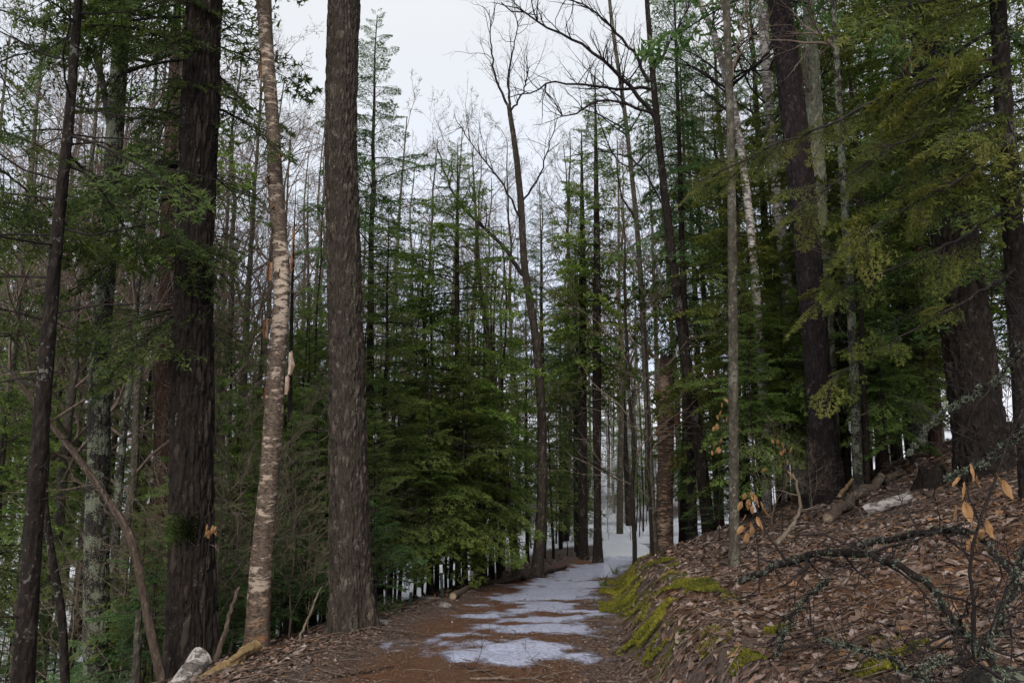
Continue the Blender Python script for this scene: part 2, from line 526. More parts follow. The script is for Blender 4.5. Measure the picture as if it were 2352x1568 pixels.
# ------------------------------------------------------------------ ground: one sheet
def ground_mat():
    m, n, b = new_mat('forest_floor')
    P = mapped(n, (1, 1, 1))
    n1 = noise(n, P, 2.6, 6, .65)
    n2 = noise(n, P, 22, 5, .7)
    n3 = noise(n, P, 70, 3, .7)
    vor = node(n, 'ShaderNodeTexVoronoi', Scale=17); n.links.new(P, vor.inputs['Vector'])
    lit = ramp(n, n2, [(.25, (.04, .026, .019)), (.45, (.1, .067, .052)), (.62, (.17, .125, .105)), (.8, (.24, .19, .168))])
    lit = mix(n, .35, lit, ramp(n, vor.outputs['Distance'], [(.1, (.2, .145, .12)), (.7, (.05, .034, .026))]))
    ned = ramp(n, n3, [(.25, (.05, .021, .011)), (.5, (.135, .06, .029)), (.75, (.24, .125, .066))])
    warp = math_(n, 'MULTIPLY', math_(n, 'SUBTRACT', n2, .5), .8)
    warp = math_(n, 'ADD', warp, math_(n, 'MULTIPLY', math_(n, 'SUBTRACT', n3, .5), .6))
    def mask(a, lo=.45, hi=.55):
        return ramp(n, math_(n, 'ADD', attr(n, a), warp), [(lo, (0, 0, 0)), (hi, (1, 1, 1))])
    c = mix(n, mask('needle', .35, .65), lit, ned)
    c = mix(n, mask('moss'), c, ramp(n, n2, [(.3, (.05, .055, .01)), (.7, (.14, .14, .02))]))
    sn = ramp(n, n1, [(.25, (.62, .63, .68)), (.7, (.82, .83, .86))])
    ms = mask('snow', .44, .56)
    c = mix(n, ms, c, sn)
    ic = ramp(n, n2, [(.2, (.34, .36, .45)), (.45, (.48, .5, .65)), (.75, (.64, .67, .83))])
    mi = mask('ice', .38, .64)
    n4 = noise(n, P, 130, 2, .5)
    ic = mix(n, ramp(n, n4, [(.68, (0, 0, 0)), (.76, (.6, .6, .6))]), ic, (.1, .055, .036))
    c = mix(n, math_(n, 'MULTIPLY', mi, ramp(n, n2, [(.3, (.45, .45, .45)), (.5, (1, 1, 1))])), c, ic)
    n.links.new(c, b.inputs['Base Color'])
    rg = mix(n, mi, (.9, .9, .9), (.2, .2, .2))
    n.links.new(rg, b.inputs['Roughness'])
    h = math_(n, 'ADD', n2, math_(n, 'MULTIPLY', n3, .5))
    keep = math_(n, 'SUBTRACT', 1.0, math_(n, 'MULTIPLY', math_(n, 'MAXIMUM', mi, ms), .85))
    bump(n, b, math_(n, 'MULTIPLY', h, keep), .05, .9)
    return m


def ice_mask(x, y):
    s = x - path_x(y)
    k = fbm(x * 1.7, y * 1.5, 31, 4) - .5
    k2 = fbm(x * 7, y * 4, 35, 4) - .5
    yy = y + (fbm(x * 1.1, y * .8, 37, 3) - .5) * 1.1
    ss = s + (fbm(x * .9, y * 1.3, 39, 3) - .5) * .9
    # where the trail keeps its ice: two broken strips near, nearly closed farther on
    bands = [(7.7, 8.6, -.3, 1.05), (8.3, 8.8, -1.0, .1), (9.3, 10.2, -.5, .95), (10.4, 11.4, -.6, .8), (11.7, 13.2, -.6, .75), (13.4, 40, -.65, .75)]
    m = np.full_like(x, -1.0)
    for a, c, l, r in bands:
        e = np.minimum(np.minimum(yy - a, c - yy) * 1.9, np.minimum(ss - l, r - ss) * 1.3)
        m = np.maximum(m, np.minimum(e, .5))
    m = .5 + m * .8 + k * np.interp(y, [7, 11, 16, 24], [1.2, 1.35, 1.15, .6]) + k2 * 1.0
    return np.clip(m * sstep(29, 25, y), 0, 1)


def snow_mask(x, y):
    s = x - path_x(y)
    sl = -s - path_wl(y); sr = s - path_wr(y)
    k = fbm(x * .55, y * .55, 61, 4)
    left = sstep(2.2, 5.2, sl) * np.interp(y, [0, 8, 20, 30, 45, 70], [.95, 1., .98, .85, .8, .62])
    lane = np.exp(-(s / 1.0) ** 4) * sstep(24, 28, y) * (y < 40) * 1.2
    mid = sstep(31, 35, y) * np.interp(y, [34, 42, 50, 90, 120], [1.0, .84, .58, .42, .4]) * (np.abs(s) < 60)
    right = sstep(.4, 2.0, sr) * sstep(23, 31, y) * .75
    m = np.maximum(np.maximum(left, mid), right)
    return np.clip(np.maximum(m * (.25 + 1.15 * k) * 1.02, lane), 0, 1)


xs = np.concatenate([-np.geomspace(260, 5.3, 80), np.arange(-5.2, 8.5, .08), np.geomspace(8.6, 260, 80)])
ysg = np.concatenate([np.arange(-14, 2.0, .5), np.arange(2.0, 14.5, .08), np.arange(14.5, 42, .22), np.geomspace(42.2, 420, 70)])
GX, GY = np.meshgrid(xs, ysg)
gx, gy = GX.ravel(), GY.ravel()
S_ = gx - path_x(gy)
ice = ice_mask(gx, gy)
snow = snow_mask(gx, gy)
GZ = ground0(gx, gy) + .006 * sstep(.42, .6, ice) + .05 * sstep(.4, .65, snow)
sr_ = S_ - path_wr(gy)
moss = np.exp(-((sr_ - .35) / .3) ** 2) * sstep(.5, .62, fbm(gx * 1.6, gy * 1.2, 77, 3)) * (gy < 24) * .75
needle = np.clip(1 - (np.abs(S_ + .15) / 1.35) ** 3, 0, 1) * (.35 + .9 * fbm(gx * .9, gy * .9, 88, 3)) * (gy < 26)
needle = np.maximum(needle, .7 * sstep(.44, .62, fbm(gx * .8 + 9, gy * .8, 99, 3)) * sstep(.2, .6, sr_) * (gy < 9))
nx, ny = len(xs), len(ysg)
ii = np.arange((ny - 1) * (nx - 1)); r_, c_ = ii // (nx - 1), ii % (nx - 1)
q = r_ * nx + c_
mb = MB()
mb.add(np.stack([gx, gy, GZ], 1), np.stack([q, q + 1, q + nx + 1, q + nx], 1))
g = obj('ground', mb.mesh('ground', ground_mat(), True, {'ice': ice, 'snow': snow, 'moss': moss, 'needle': needle}))
tag(g, 'forest floor with leaf littered trail, icy patches and snowy hollow', kind='structure')

# ------------------------------------------------------------------ conifer branch sprays (unit length along +X)
def spray(rg, ntw, nsec, nneed, nl, nw, droop=.22, wood_sides=4, spread=1.0, hang=.12):
    mb = MB()
    x = np.linspace(0, 1, 6)
    side = rg.normal(0, .03, 6).cumsum() * .4
    ax = np.stack([x, side, .06 * x - droop * x ** 2], 1)
    add_tube(mb, ax, .011 * (1 - x * .85), wood_sides, 0, .4)
    segs, sizes = [], []
    def axp(t): return np.array([np.interp(t, x, ax[:, k]) for k in range(3)])
    for i in range(ntw):
        t = .1 + .88 * (i + rg.random() * .7) / ntw
        sd_ = 1 if i % 2 else -1
        L = (.46 * (1 - t) ** .75 + .07) * rg.uniform(.65, 1.15) * spread
        a = R(rg.uniform(42, 66))
        p = axp(t)
        d = np.array([math.cos(a), sd_ * math.sin(a), rg.normal(-.06, .1)])
        p1 = p + d * L * .55 + np.array([0, 0, -hang * L * .3]); p2 = p + d * L + np.array([.06 * L, 0, -hang * L])
        if ntw > 18 or i % 2 == 0:
            add_tube(mb, [p, p1, p2], np.array([.004, .003, .0012]), 3, 0, .4)
        segs += [(p, p1), (p1, p2)]; sizes += [1, 1]
        for j in range(nsec):
            tt = (j + .6 + rg.random() * .3) / (nsec + .6)
            b0 = p * (1 - tt) + p2 * tt
            s2 = 1 if j % 2 else -1
            a2 = a * sd_ + s2 * R(rg.uniform(35, 55))
            L2 = L * .42 * (1 - tt * .6) * rg.uniform(.6, 1.2)
            segs.append((b0, b0 + np.array([math.cos(a2), math.sin(a2), rg.normal(-.18, .12)]) * L2)); sizes.append(.9)
    segs.append((axp(.7), axp(1.0))); sizes.append(1)
    A = np.array([s[0] for s in segs]); B_ = np.array([s[1] for s in segs]); Z = np.array(sizes)
    S, n = len(A), nneed
    t = (np.arange(n)[None, :] + rg.random((S, n))) / n
    P = A[:, None] + (B_ - A)[:, None] * t[..., None]
    D = nrm(B_ - A)[:, None, :] * np.ones((S, n, 1))
    up = np.array([0, 0, 1.]); sd2 = nrm(np.cross(D, up))
    sg = np.where((np.arange(n) % 2)[None, :, None] > 0, 1, -1)
    dirn = nrm(D * rg.uniform(.35, .95, (S, n, 1)) + sd2 * sg * rg.uniform(.5, 1.0, (S, n, 1)) + up * rg.normal(.05, .6, (S, n, 1)))
    ln = nl * rg.uniform(.6, 1.3, (S, n, 1)) * Z[:, None, None]
    v0 = P - D * nw; v1 = P + D * nw; v2 = P + dirn * ln
    V = np.stack([v0, v1, v2], 2).reshape(-1, 3)
    tw = rg.uniform(.2, .8, S)[:, None] + (A[:, :1] - .5) * .25
    tint = np.clip(np.repeat((tw + rg.normal(0, .12, (S, n))).ravel(), 3), 0, 1)
    mb.add(V, np.arange(len(V)).reshape(-1, 3), 1, tint)
    return mb.arrays()


def spray_set(seed, k, *a, **kw):
    rg = np.random.default_rng(seed)
    return [spray(rg, *a, **kw) for _ in range(k)]


SP_HI = spray_set(1, 5, 20, 4, 10, .034, .0068, droop=.26, hang=.25)
SP_MID = spray_set(2, 5, 17, 3, 8, .047, .0105, droop=.3, hang=.35)
SP_LOW = spray_set(3, 4, 12, 2, 5, .08, .02, droop=.28, wood_sides=3, hang=.3)
SP_FAR = spray_set(4, 4, 6, 0, 4, .2, .06, droop=.2, wood_sides=3)


def rotm(az, el, roll=0):
    ca, sa, ce, se, cr, sr = math.cos(az), math.sin(az), math.cos(el), math.sin(el), math.cos(roll), math.sin(roll)
    Rz = np.array([[ca, -sa, 0], [sa, ca, 0], [0, 0, 1]]); Ry = np.array([[ce, 0, -se], [0, 1, 0], [se, 0, ce]])
    Rx = np.array([[1, 0, 0], [0, cr, -sr], [0, sr, cr]])
    return Rz @ Ry @ Rx


def crown_conifer(mb, rg, H, z0, n, rmax, sprays, shape=.8, el_lo=-16, el_hi=42, line=None, bare=0, prune=None, jitter=.3):
    """branches from height z0 to H around a stem; line(z) gives the stem's x, y"""
    for i in range(n):
        t = ((i + rg.random()) / n) ** .78
        if rg.random() < .12: continue
        z = z0 + (H - z0) * t
        L = rmax * ((1 - t) ** shape) * (.55 + .45 * min(1, t * 6 + .35)) * rg.uniform(1 - jitter, 1 + jitter) + .12
        az = i * 2.39996 + rg.normal(0, .35)
        if prune and prune(az, z): continue
        el = R(el_lo + (el_hi - el_lo) * t + rg.normal(0, 7))
        o = np.array([*(line(z) if line else (0, 0)), z])
        mb.add_mb(sprays[rg.integers(len(sprays))], rotm(az, el, rg.normal(0, .25)), o, rg.normal(0, .2), L)
    for i in range(bare):
        z = rg.uniform(.12 * H, z0 + .1 * (H - z0)); az = rg.uniform(0, 6.28); L = rg.uniform(.3, .9) * rmax * .6
        d = np.array([math.cos(az), math.sin(az), rg.uniform(-.25, .2)])
        o = np.array([*(line(z) if line else (0, 0)), z])
        q = smooth_line([o, o + d * L * .5 + [0, 0, .04], o + d * L + [0, 0, -.12 * L]], 5, .02 * L, rg)
        add_tube(mb, q, np.linspace(.012, .003, 5) * (H / 10) ** .5, 3, 0, .4)
        for j in range(3):
            p = q[1 + j]; d2 = nrm(d + rg.normal(0, .6, 3))
            add_tube(mb, [p, p + d2 * L * .2, p + d2 * L * .35], [.004, .003, .0015], 3, 0, .4)


# ------------------------------------------------------------------ bare broadleaf limbs, grown in batches
def bare_limbs(mb, rg, starts, levels, mat=0, up=.25, wander=.16, rmin=.0025):
    """starts: list of (point, dir, length, radius); levels: list of (children, length ratio, n points, sides, angle)"""
    cur = starts
    for li, (kids, ratio, n, sides, ang) in enumerate(levels):
        if not cur: break
        B = len(cur)
        P = np.zeros((B, n, 3)); d = nrm(np.array([c[1] for c in cur], float)); P[:, 0] = [c[0] for c in cur]
        L = np.array([c[2] for c in cur]); r = np.array([c[3] for c in cur])
        for k in range(1, n):
            d = nrm(d + rg.normal(0, wander, (B, 3)) + np.array([0, 0, up * .5]) / n * 2)
            P[:, k] = P[:, k - 1] + d * (L / (n - 1))[:, None]
        rr = r[:, None] * np.linspace(1, .32, n)[None] ** .9
        V, f = tubes(P, rr, sides); mb.add(V, f, mat, .45)
        nxt = []
        if li + 1 < len(levels):
            for bidx in range(B):
                for j in range(kids):
                    t = rg.uniform(.2, 1.0) if j else 1.0
                    x = t * (n - 1); i0 = min(int(x), n - 2); fr = x - i0
                    p = P[bidx, i0] * (1 - fr) + P[bidx, i0 + 1] * fr
                    dd = nrm(P[bidx, i0 + 1] - P[bidx, i0])
                    perp = nrm(np.cross(dd, rg.normal(0, 1, 3)))
                    a = R(rg.uniform(*ang)) if j else R(rg.uniform(5, 20))
                    nd = dd * math.cos(a) + perp * math.sin(a)
                    nxt.append((p, nd, L[bidx] * ratio * rg.uniform(.6, 1.2) * (1.15 - .5 * t), max(rmin, np.interp(x, np.arange(n), rr[bidx]) * .62)))
        cur = nxt


def stem_line(rg, H, n=14, sway=.02):
    z = np.linspace(0, H, n)
    x = np.cumsum(rg.normal(0, sway, n)) * H / n * 2; y = np.cumsum(rg.normal(0, sway, n)) * H / n * 2
    return np.stack([x - x[0], y - y[0], z], 1)


def line_fn(P):
    return lambda z: (np.interp(z, P[:, 2], P[:, 0]), np.interp(z, P[:, 2], P[:, 1]))


def cells(u, v, s=0, per=None):
    """cellular noise: distance to the border of the cell and a number per cell; u repeats after per cells"""
    iu, iv = np.floor(u).astype(np.int64), np.floor(v).astype(np.int64)
    d1 = np.full(u.shape, 9.); d2 = d1.copy(); idc = np.zeros(u.shape)
    for a in (-1, 0, 1):
        for b in (-1, 0, 1):
            cu, cv = iu + a, iv + b
            hu = np.mod(cu, per) if per else cu
            px = cu + .15 + .7 * _hash(hu, cv, s); py = cv + .15 + .7 * _hash(hu, cv, s + 5)
            d = np.hypot(u - px, v - py)
            h = _hash(hu, cv, s + 11)
            nearer = d < d1
            d2 = np.where(nearer, d1, np.minimum(d2, d)); idc = np.where(nearer, h, idc); d1 = np.where(nearer, d, d1)
    return d2 - d1, idc


def plated_trunk(P, Rr, sides, rows, cw, ch, depth, seed, flare=.35, flare_h=.45, ridge=0.0, mat=None, lumps=.03):
    """a stem with raised bark plates as real relief; P, R are the stem's line and radii"""
    Q = smooth_line(np.c_[P, Rr], rows)
    C, r = Q[:, :3], Q[:, 3]
    T = nrm(np.gradient(C, axis=0)); ref = np.array([1., 0, 0])
    N = nrm(ref - (T @ ref)[:, None] * T); Bn = np.cross(T, N)
    a = np.arange(sides) / sides * 2 * np.pi
    h = np.r_[0, np.cumsum(np.linalg.norm(np.diff(C, axis=0), axis=1))]
    A, Hh = np.meshgrid(a, h)
    rm = float(r.mean())
    per = max(6, int(round(2 * np.pi * rm / cw)))
    wv = (fbm(np.cos(A) * 3 + 7, Hh * 2.5 + np.sin(A) * 3, seed, 4) - .5) * 2.6
    e, idc = cells(A / (2 * np.pi) * per + wv * .6, Hh / ch + np.sin(A * 2) * .3 + wv, seed, per)
    plate = sstep(.03, .3, e)
    rad = np.repeat(r[:, None], sides, 1)
    rad = rad * (1 + flare * np.exp(-Hh / flare_h) * (1 + .35 * np.sin(A * 5 + seed) + .2 * np.sin(A * 3 + 1)))
    rad = rad * (1 + lumps * (fbm(np.cos(A) * 1.2 + 3, Hh * .9 + np.sin(A) * 1.2, seed + 3, 3) - .5) * 2)
    rad = rad + depth * (plate * (.55 + .75 * idc) - .5) + ridge * (vnoise(A / (2 * np.pi) * per * 1.0, Hh * .9, seed + 8) - .5)
    V = C[:, None] + rad[..., None] * (np.cos(A)[..., None] * N[:, None] + np.sin(A)[..., None] * Bn[:, None])
    i = np.arange(rows - 1)[:, None] * sides; k = np.arange(sides)[None]; k2 = (k + 1) % sides
    f = np.stack([i + k, i + k2, i + sides + k2, i + sides + k], -1).reshape(-1, 4)
    mb = MB(); mb.add(V.reshape(-1, 3), f, 0, np.clip((.22 + .42 * idc + .28 * (idc > .86)) * (.5 + .5 * plate) , 0, 1).ravel())
    return mb


def stem_from_pixels(pts, Y, top=None, sink=.12, ybend=0.0, rg=rng):
    """pts: (u, v, width in pixels) from the base upwards; gives world line and radii, on down to the ground and up to height top"""
    P = np.array([at(u, v, Y) for u, v, _ in pts]); r = np.array([w_ * mpp(Y) / 2 for *_, w_ in pts])
    g0 = gz(P[0, 0], P[0, 1])
    if P[0, 2] > g0 + .02:
        d = nrm(P[0] - P[1]); k = (P[0, 2] - g0 + sink) / max(.3, -d[2])
        P = np.vstack([P[0] + d * k, P]); r = np.r_[r[0] * 1.05, r]
    else:
        keep = P[:, 2] > g0 + .1
        j = int(np.argmax(keep))
        b = P[j - 1] if j else P[0]
        fr = (g0 - sink - b[2]) / (P[j, 2] - b[2])
        P = np.vstack([b + (P[j] - b) * fr, P[j:]]); r = np.r_[r[max(j - 1, 0)], r[j:]]
    if top and P[-1, 2] < top:
        d = nrm(P[-1] - P[-2]); d = nrm(d * .5 + np.array([0, 0, .5])); k = (top - P[-1, 2]) / d[2]
        P = np.vstack([P, P[-1] + d * k * .5, P[-1] + d * k]); r = np.r_[r, r[-1] * .6, r[-1] * .12]
    if ybend:
        P[:, 1] += ybend * np.sin(np.linspace(0, 3, len(P)))
    return P, r


def local(P):
    o = P[0].copy(); o[2] = gz(o[0], o[1])
    return o, P - o


LAND = []        # landmarks for the labels of the trees behind: (column in the picture, words)

# ------------------------------------------------------------------ the trees one can name
def hero(name, label, pts, Y, top, mat, plates=(56, 200, .05, .1, .01), cat='tree', crown=None, cmats=None, flare=.3, ridge=0, land=None,
         seed=1, dead=0, group=None, lumps=.03):
    rg = np.random.default_rng(seed * 101 + 3)
    P, r = stem_from_pixels(pts, Y, top)
    o, L = local(P)
    e = empty(name, o, label, cat, group)
    sides, rows, cw, ch, dp = plates
    t = plated_trunk(L, r, sides, rows, cw, ch, dp, seed, flare=flare, flare_h=.12 + 1.6 * r[0], ridge=ridge, lumps=lumps)
    obj('trunk', t.mesh('trunk', mat), e)
    if crown and hasattr(crown, 'limbs'):
        for lf in crown.limbs:
            mb = MB(); lf(mb, rg, L, r, o)
            obj('limb', mb.mesh('limb', cmats or [M_TWIGD]), e)
    elif crown:
        mb = MB(); crown(mb, rg, L, r, o)
        obj('crown', mb.mesh('crown', cmats or [M_TWIGD, M_HEM]), e)
    fn = line_fn(L)
    for i in range(dead):                                 # each dead branch a part of its own
        z = rg.uniform(.8, min(L[-1, 2], 9)); az = rg.uniform(0, 6.28); ln = rg.uniform(.25, 1.1)
        p = np.array([*fn(z), z]); d = np.array([math.cos(az), math.sin(az), rg.uniform(-.2, .35)])
        mb = MB()
        bare_limbs(mb, rg, [(p, d, ln, rg.uniform(.005, .011))], [(4, .5, 5, 4, (30, 60)), (0, .5, 4, 3, (30, 60))], 0, up=.1)
        obj('dead_branch', mb.mesh('dead_branch', (cmats or [M_TWIGD])[0]), e)
    if land: LAND.append((np.mean([p[0] for p in pts]), land))
    return e, L, r, o


def px(o, u, v, Y): return at(u, v, Y) - o


def limbs_px(paths, Y, r0, levels, mat=0, spread_n=14):
    """limbs drawn as pixel lines at the tree's distance, with twigs grown off them"""
    def one(pts, rr):
        def g_(mb, rg, L, r, o):
            Q = smooth_line([px(o, u, v, Y + dy) for u, v, dy in pts], 16, .02, rg)
            add_tube(mb, Q, np.linspace(rr, rr * .25, 16), 6, mat, .45)
            st = []
            for k in range(spread_n):
                i = rg.integers(2, 15)
                d = nrm(Q[i + 1] - Q[i])
                st.append((Q[i], nrm(d + rg.normal(0, .7, 3) + [0, 0, .35]), rg.uniform(.5, 1.3) * r0, rr * .3))
            bare_limbs(mb, rg, st, levels, mat, up=.25, wander=.2)
        return g_
    def f(mb, rg, L, r, o):
        for l_ in f.limbs: l_(mb, rg, L, r, o)
    f.limbs = [one(p_, r_) for p_, r_ in paths]
    return f


TW3 = [(4, .55, 6, 4, (25, 55)), (3, .5, 5, 3, (25, 55)), (0, .5, 4, 3, (25, 60))]
TW2 = [(4, .55, 5, 3, (25, 55)), (0, .5, 4, 3, (25, 60))]


def top_crown(z0, n, rmax, sprays=None, el=(-10, 25)):
    def f(mb, rg, L, r, o):
        crown_conifer(mb, rg, L[-1, 2], z0, n, rmax, sprays or SP_LOW, line=line_fn(L), el_lo=el[0], el_hi=el[1])
    return f


def bare_crown(z0, n, length, levels=None, rad=.03, mat=0):
    def f(mb, rg, L, r, o):
        fn = line_fn(L); st = []
        for i in range(n):
            z = rg.uniform(z0, L[-1, 2] * .99); az = rg.uniform(0, 6.28)
            t = (z - z0) / max(.1, L[-1, 2] - z0)
            st.append((np.array([*fn(z), z]), np.array([math.cos(az), math.sin(az), rg.uniform(.5, 1.3)]), length * (1.1 - .7 * t) * rg.uniform(.6, 1.2), rad * (1.1 - .7 * t)))
        bare_limbs(mb, rg, st, levels or TW3, mat)
    return f


# --- left of the trail
hero('ridged_bark_tree', 'thick dark ridged trunk with a green moss tuft, left of the peeling birch',
     [(442, 1545, 94), (440, 1300, 90), (440, 1000, 88), (447, 600, 80), (460, 250, 80), (470, 0, 78)], 9.0, 17, M_OAK,
     (140, 380, .042, .26, .034), crown=top_crown(8.8, 26, 2.2), cmats=[M_TWIGD, M_HEM], seed=2, ridge=.02, land='the thick dark trunk', dead=7)
hero('plated_pine_tree', 'straight grey-brown pine trunk with small bark plates at the trail edge',
     [(810, 1440, 86), (803, 1200, 82), (797, 900, 78), (790, 600, 75), (783, 300, 72), (787, 120, 74), (790, 0, 76)], 9.6, 18, M_PINE,
     (150, 430, .034, .1, .026), crown=top_crown(9.2, 26, 2.2), cmats=[M_TWIGD, M_HEM], seed=3, flare=.42, land='the straight pine trunk')

b_e, b_L, b_r, b_o = hero('paper_birch', 'tall pale paper birch with peeling bark between the two thick trunks',
     [(590, 1485, 50), (600, 1300, 46), (618, 1100, 42), (635, 850, 39), (648, 650, 34), (634, 450, 35), (624, 250, 30), (612, 100, 33), (606, 0, 35)], 9.3, 12, M_BIRCH,
     (56, 360, .16, .22, .005), crown=bare_crown(8.2, 12, 1.6), cmats=[M_TWIG], seed=4, flare=.2, land='the peeling birch', lumps=.06)


def bark_curl(parent, o, u, v, Y, wpx, hpx, side, tone, seed):
    """a thin scroll of bark standing off the stem"""
    rg = np.random.default_rng(seed)
    c = at(u, v, Y) - o
    wd, ht = wpx * mpp(Y), hpx * mpp(Y)
    n, m_ = 9, 6
    V, T = [], []
    for j in range(m_):
        tj = j / (m_ - 1)
        w_ = wd * (1.0 - .45 * abs(tj - .4)) * (1 + .15 * rg.normal())
        for i in range(n):
            s = i / (n - 1)
            ang = s * 2.4
            x = side * w_ * math.sin(ang) / 1.0; y = -w_ * (1 - math.cos(ang)) * .55 - .02
            V.append((x, y + .02 * rg.normal() * .3, (tj - .5) * ht + s * ht * .06 * rg.normal()))
            T.append(np.clip(tone + .12 * rg.normal() - .25 * s, 0, 1))
    mb = MB()
    V = np.array(V) + c
    f = [[j * n + i, j * n + i + 1, (j + 1) * n + i + 1, (j + 1) * n + i] for j in range(m_ - 1) for i in range(n - 1)]
    mb.add(V, f, 0, np.array(T)); 
    V2 = V + np.array([side * .004, -.004, 0])
    mb.add(V2, [q_[::-1] for q_ in f], 0, np.array(T) * .7)
    obj('bark_curl', mb.mesh('bark_curl', M_CURL), parent)


for (u, v, wp, hp, sd_, tn) in [(630, 417, 24, 22, -1, .35), (672, 545, 9, 60, 1, .45), (668, 600, 10, 60, 1, .4), (626, 625, 14, 50, -1, .5), (664, 835, 18, 60, 1, .98),
                                (656, 885, 14, 48, 1, .92), (617, 755, 13, 55, -1, .4), (613, 905, 9, 36, -1, .2), (603, 150, 8, 90, -1, .35), (652, 630, 14, 30, -1, .05),
                                (640, 360, 16, 14, 1, .6), (628, 215, 15, 12, 1, .7), (642, 480, 16, 16, -1, .6)]:
    bark_curl(b_e, b_o, u, v, 9.3 - .03, wp * .75, hp * .85, sd_, tn, int(u + v))

def stem_sprays(mb, rg, L, r, o):
    fn = line_fn(L)
    for i in range(24):
        z = rg.uniform(4.8, L[-1, 2]); az = rg.uniform(0, 6.28)
        mb.add_mb(SP_MID[rg.integers(5)], rotm(az, R(rg.uniform(-25, 15)), rg.normal(0, .5)), np.array([*fn(z), z]), rg.normal(-.1, .15), rg.uniform(.6, 1.8))
    for i in range(26):
        z = rg.uniform(2.5, L[-1, 2]); az = rg.uniform(0, 6.28)
        bare_limbs(mb, rg, [(np.array([*fn(z), z]), np.array([math.cos(az), math.sin(az), rg.uniform(-.3, .3)]), rg.uniform(.8, 2.0), .012)], TW3, 0, up=.02, wander=.2)


def edge_fir(mb, rg, L, r, o):
    fn = line_fn(L)
    crown_conifer(mb, rg, L[-1, 2], 6.0, 24, 2.0, SP_MID, line=fn, bare=20)
    for i in range(9):
        z = rg.uniform(4.8, 7); az = rg.uniform(-1.3, 1.2)
        mb.add_mb(SP_MID[rg.integers(5)], rotm(az, R(rg.uniform(-30, 0)), rg.normal(0, .5)), np.array([*fn(z), z]), rg.normal(-.1, .15), rg.uniform(.9, 2.0))
hero('left_border_fir', 'dark fir reaching its boughs in from the left border',
     [(-60, 1500, 22), (-55, 900, 20), (-50, 300, 16), (-45, 0, 14)], 9.0, 11, M_SLIM, (24, 120, .1, .1, .004), seed=50, crown=edge_fir, cmats=[M_TWIGD, M_DARK], flare=.15)
hero('leaning_stem_tree', 'slim dark stem leaning right at the far left edge',
     [(52, 1568, 44), (75, 1240, 38), (100, 900, 33), (130, 560, 27), (160, 260, 22), (180, 0, 18)], 7.4, 10.5, M_SLIM,
     (32, 200, .25, .07, .004), crown=stem_sprays, seed=5, dead=18, land='the leaning stem', cmats=[M_TWIGD, M_DARK], flare=.15)
hero('lichen_covered_tree', 'dark trunk blotched with pale green lichen, left of the thick dark trunk',
     [(224, 1568, 54), (222, 1250, 50), (228, 1000, 45), (230, 830, 42), (246, 600, 38), (264, 300, 38), (285, 0, 36)], 10.5, 15, M_LICH,
     (64, 300, .05, .1, .008), crown=lambda mb, rg, L, r, o: (limbs_px([([(262, 330, 0), (235, 180, .3), (200, 60, .6), (170, -60, .8)], .06)], 10.5, 1.4, TW3)(mb, rg, L, r, o),
                                                              bare_crown(8.5, 16, 2.2)(mb, rg, L, r, o)), cmats=[M_TWIGD], seed=6, flare=.2, land='the lichen trunk', dead=6)
hero('reddish_trunk_tree', 'reddish brown trunk standing just behind the thick dark trunk',
     [(368, 1290, 40), (372, 1100, 38), (376, 900, 37), (382, 650, 34), (388, 400, 30)], 15, 15, M_RED, (48, 200, .06, .12, .01),
     crown=top_crown(7.5, 40, 2.3, SP_LOW), cmats=[M_TWIGD, M_HEM], seed=7, dead=8)
hero('crooked_sapling', 'thin crooked stem bowing between the leaning stem and the lichen trunk',
     [(150, 1568, 18), (140, 1400, 17), (122, 1290, 15), (103, 1150, 14), (107, 1020, 12), (98, 900, 10), (110, 760, 8)], 8.6, None, M_SLIM, (20, 120, .3, .08, .003), seed=8, dead=7,
     cat='sapling', cmats=[M_PALE], flare=.1)
hero('bent_dead_pole', 'bare dead pole bent over, leaning left across the lichen trunk',
     [(372, 1568, 19), (345, 1440, 18), (328, 1360, 17), (315, 1290, 17), (296, 1225, 18), (245, 1145, 15), (190, 1065, 13), (110, 965, 11), (25, 850, 8)], 8.4, None, M_DEAD,
     (26, 240, .05, .3, .006), seed=9, cat='dead tree', dead=3, cmats=[M_PALE], flare=.1)
hero('short_dead_snag', 'short weathered grey snag at the foot of the bent dead pole',
     [(312, 1568, 18), (316, 1470, 15), (320, 1400, 12)], 9.0, None, M_GREY, (24, 60, .05, .2, .008), seed=10, cat='snag', flare=.1)
hero('slim_mossy_tree', 'slim greenish stem between the lichen trunk and the reddish trunk',
     [(262, 1320, 18), (268, 1200, 17), (284, 1000, 15), (300, 850, 13), (318, 640, 11)], 12.5, 12, M_LICH, (24, 120, .06, .12, .004), seed=11, dead=10, cmats=[M_TWIG],
     crown=bare_crown(5, 14, 1.5), flare=.1)
hero('dark_sapling', 'thin dark sapling rising right behind the peeling birch',
     [(662, 1320, 13), (664, 1150, 12), (666, 950, 10), (668, 820, 9), (672, 640, 6)], 12.5, 6.5, M_SLIM, (16, 90, .3, .1, .002), seed=12, cat='sapling',
     crown=limbs_px([([(665, 1040, 0), (700, 985, 0), (745, 940, .1), (790, 880, .2)], .018), ([(665, 1010, 0), (690, 960, 0), (740, 905, .1)], .013), ([(667, 900, 0), (640, 850, .1), (600, 820, .2)], .012)], 12.5, .5, TW2),
     cmats=[M_TWIG], flare=.1)

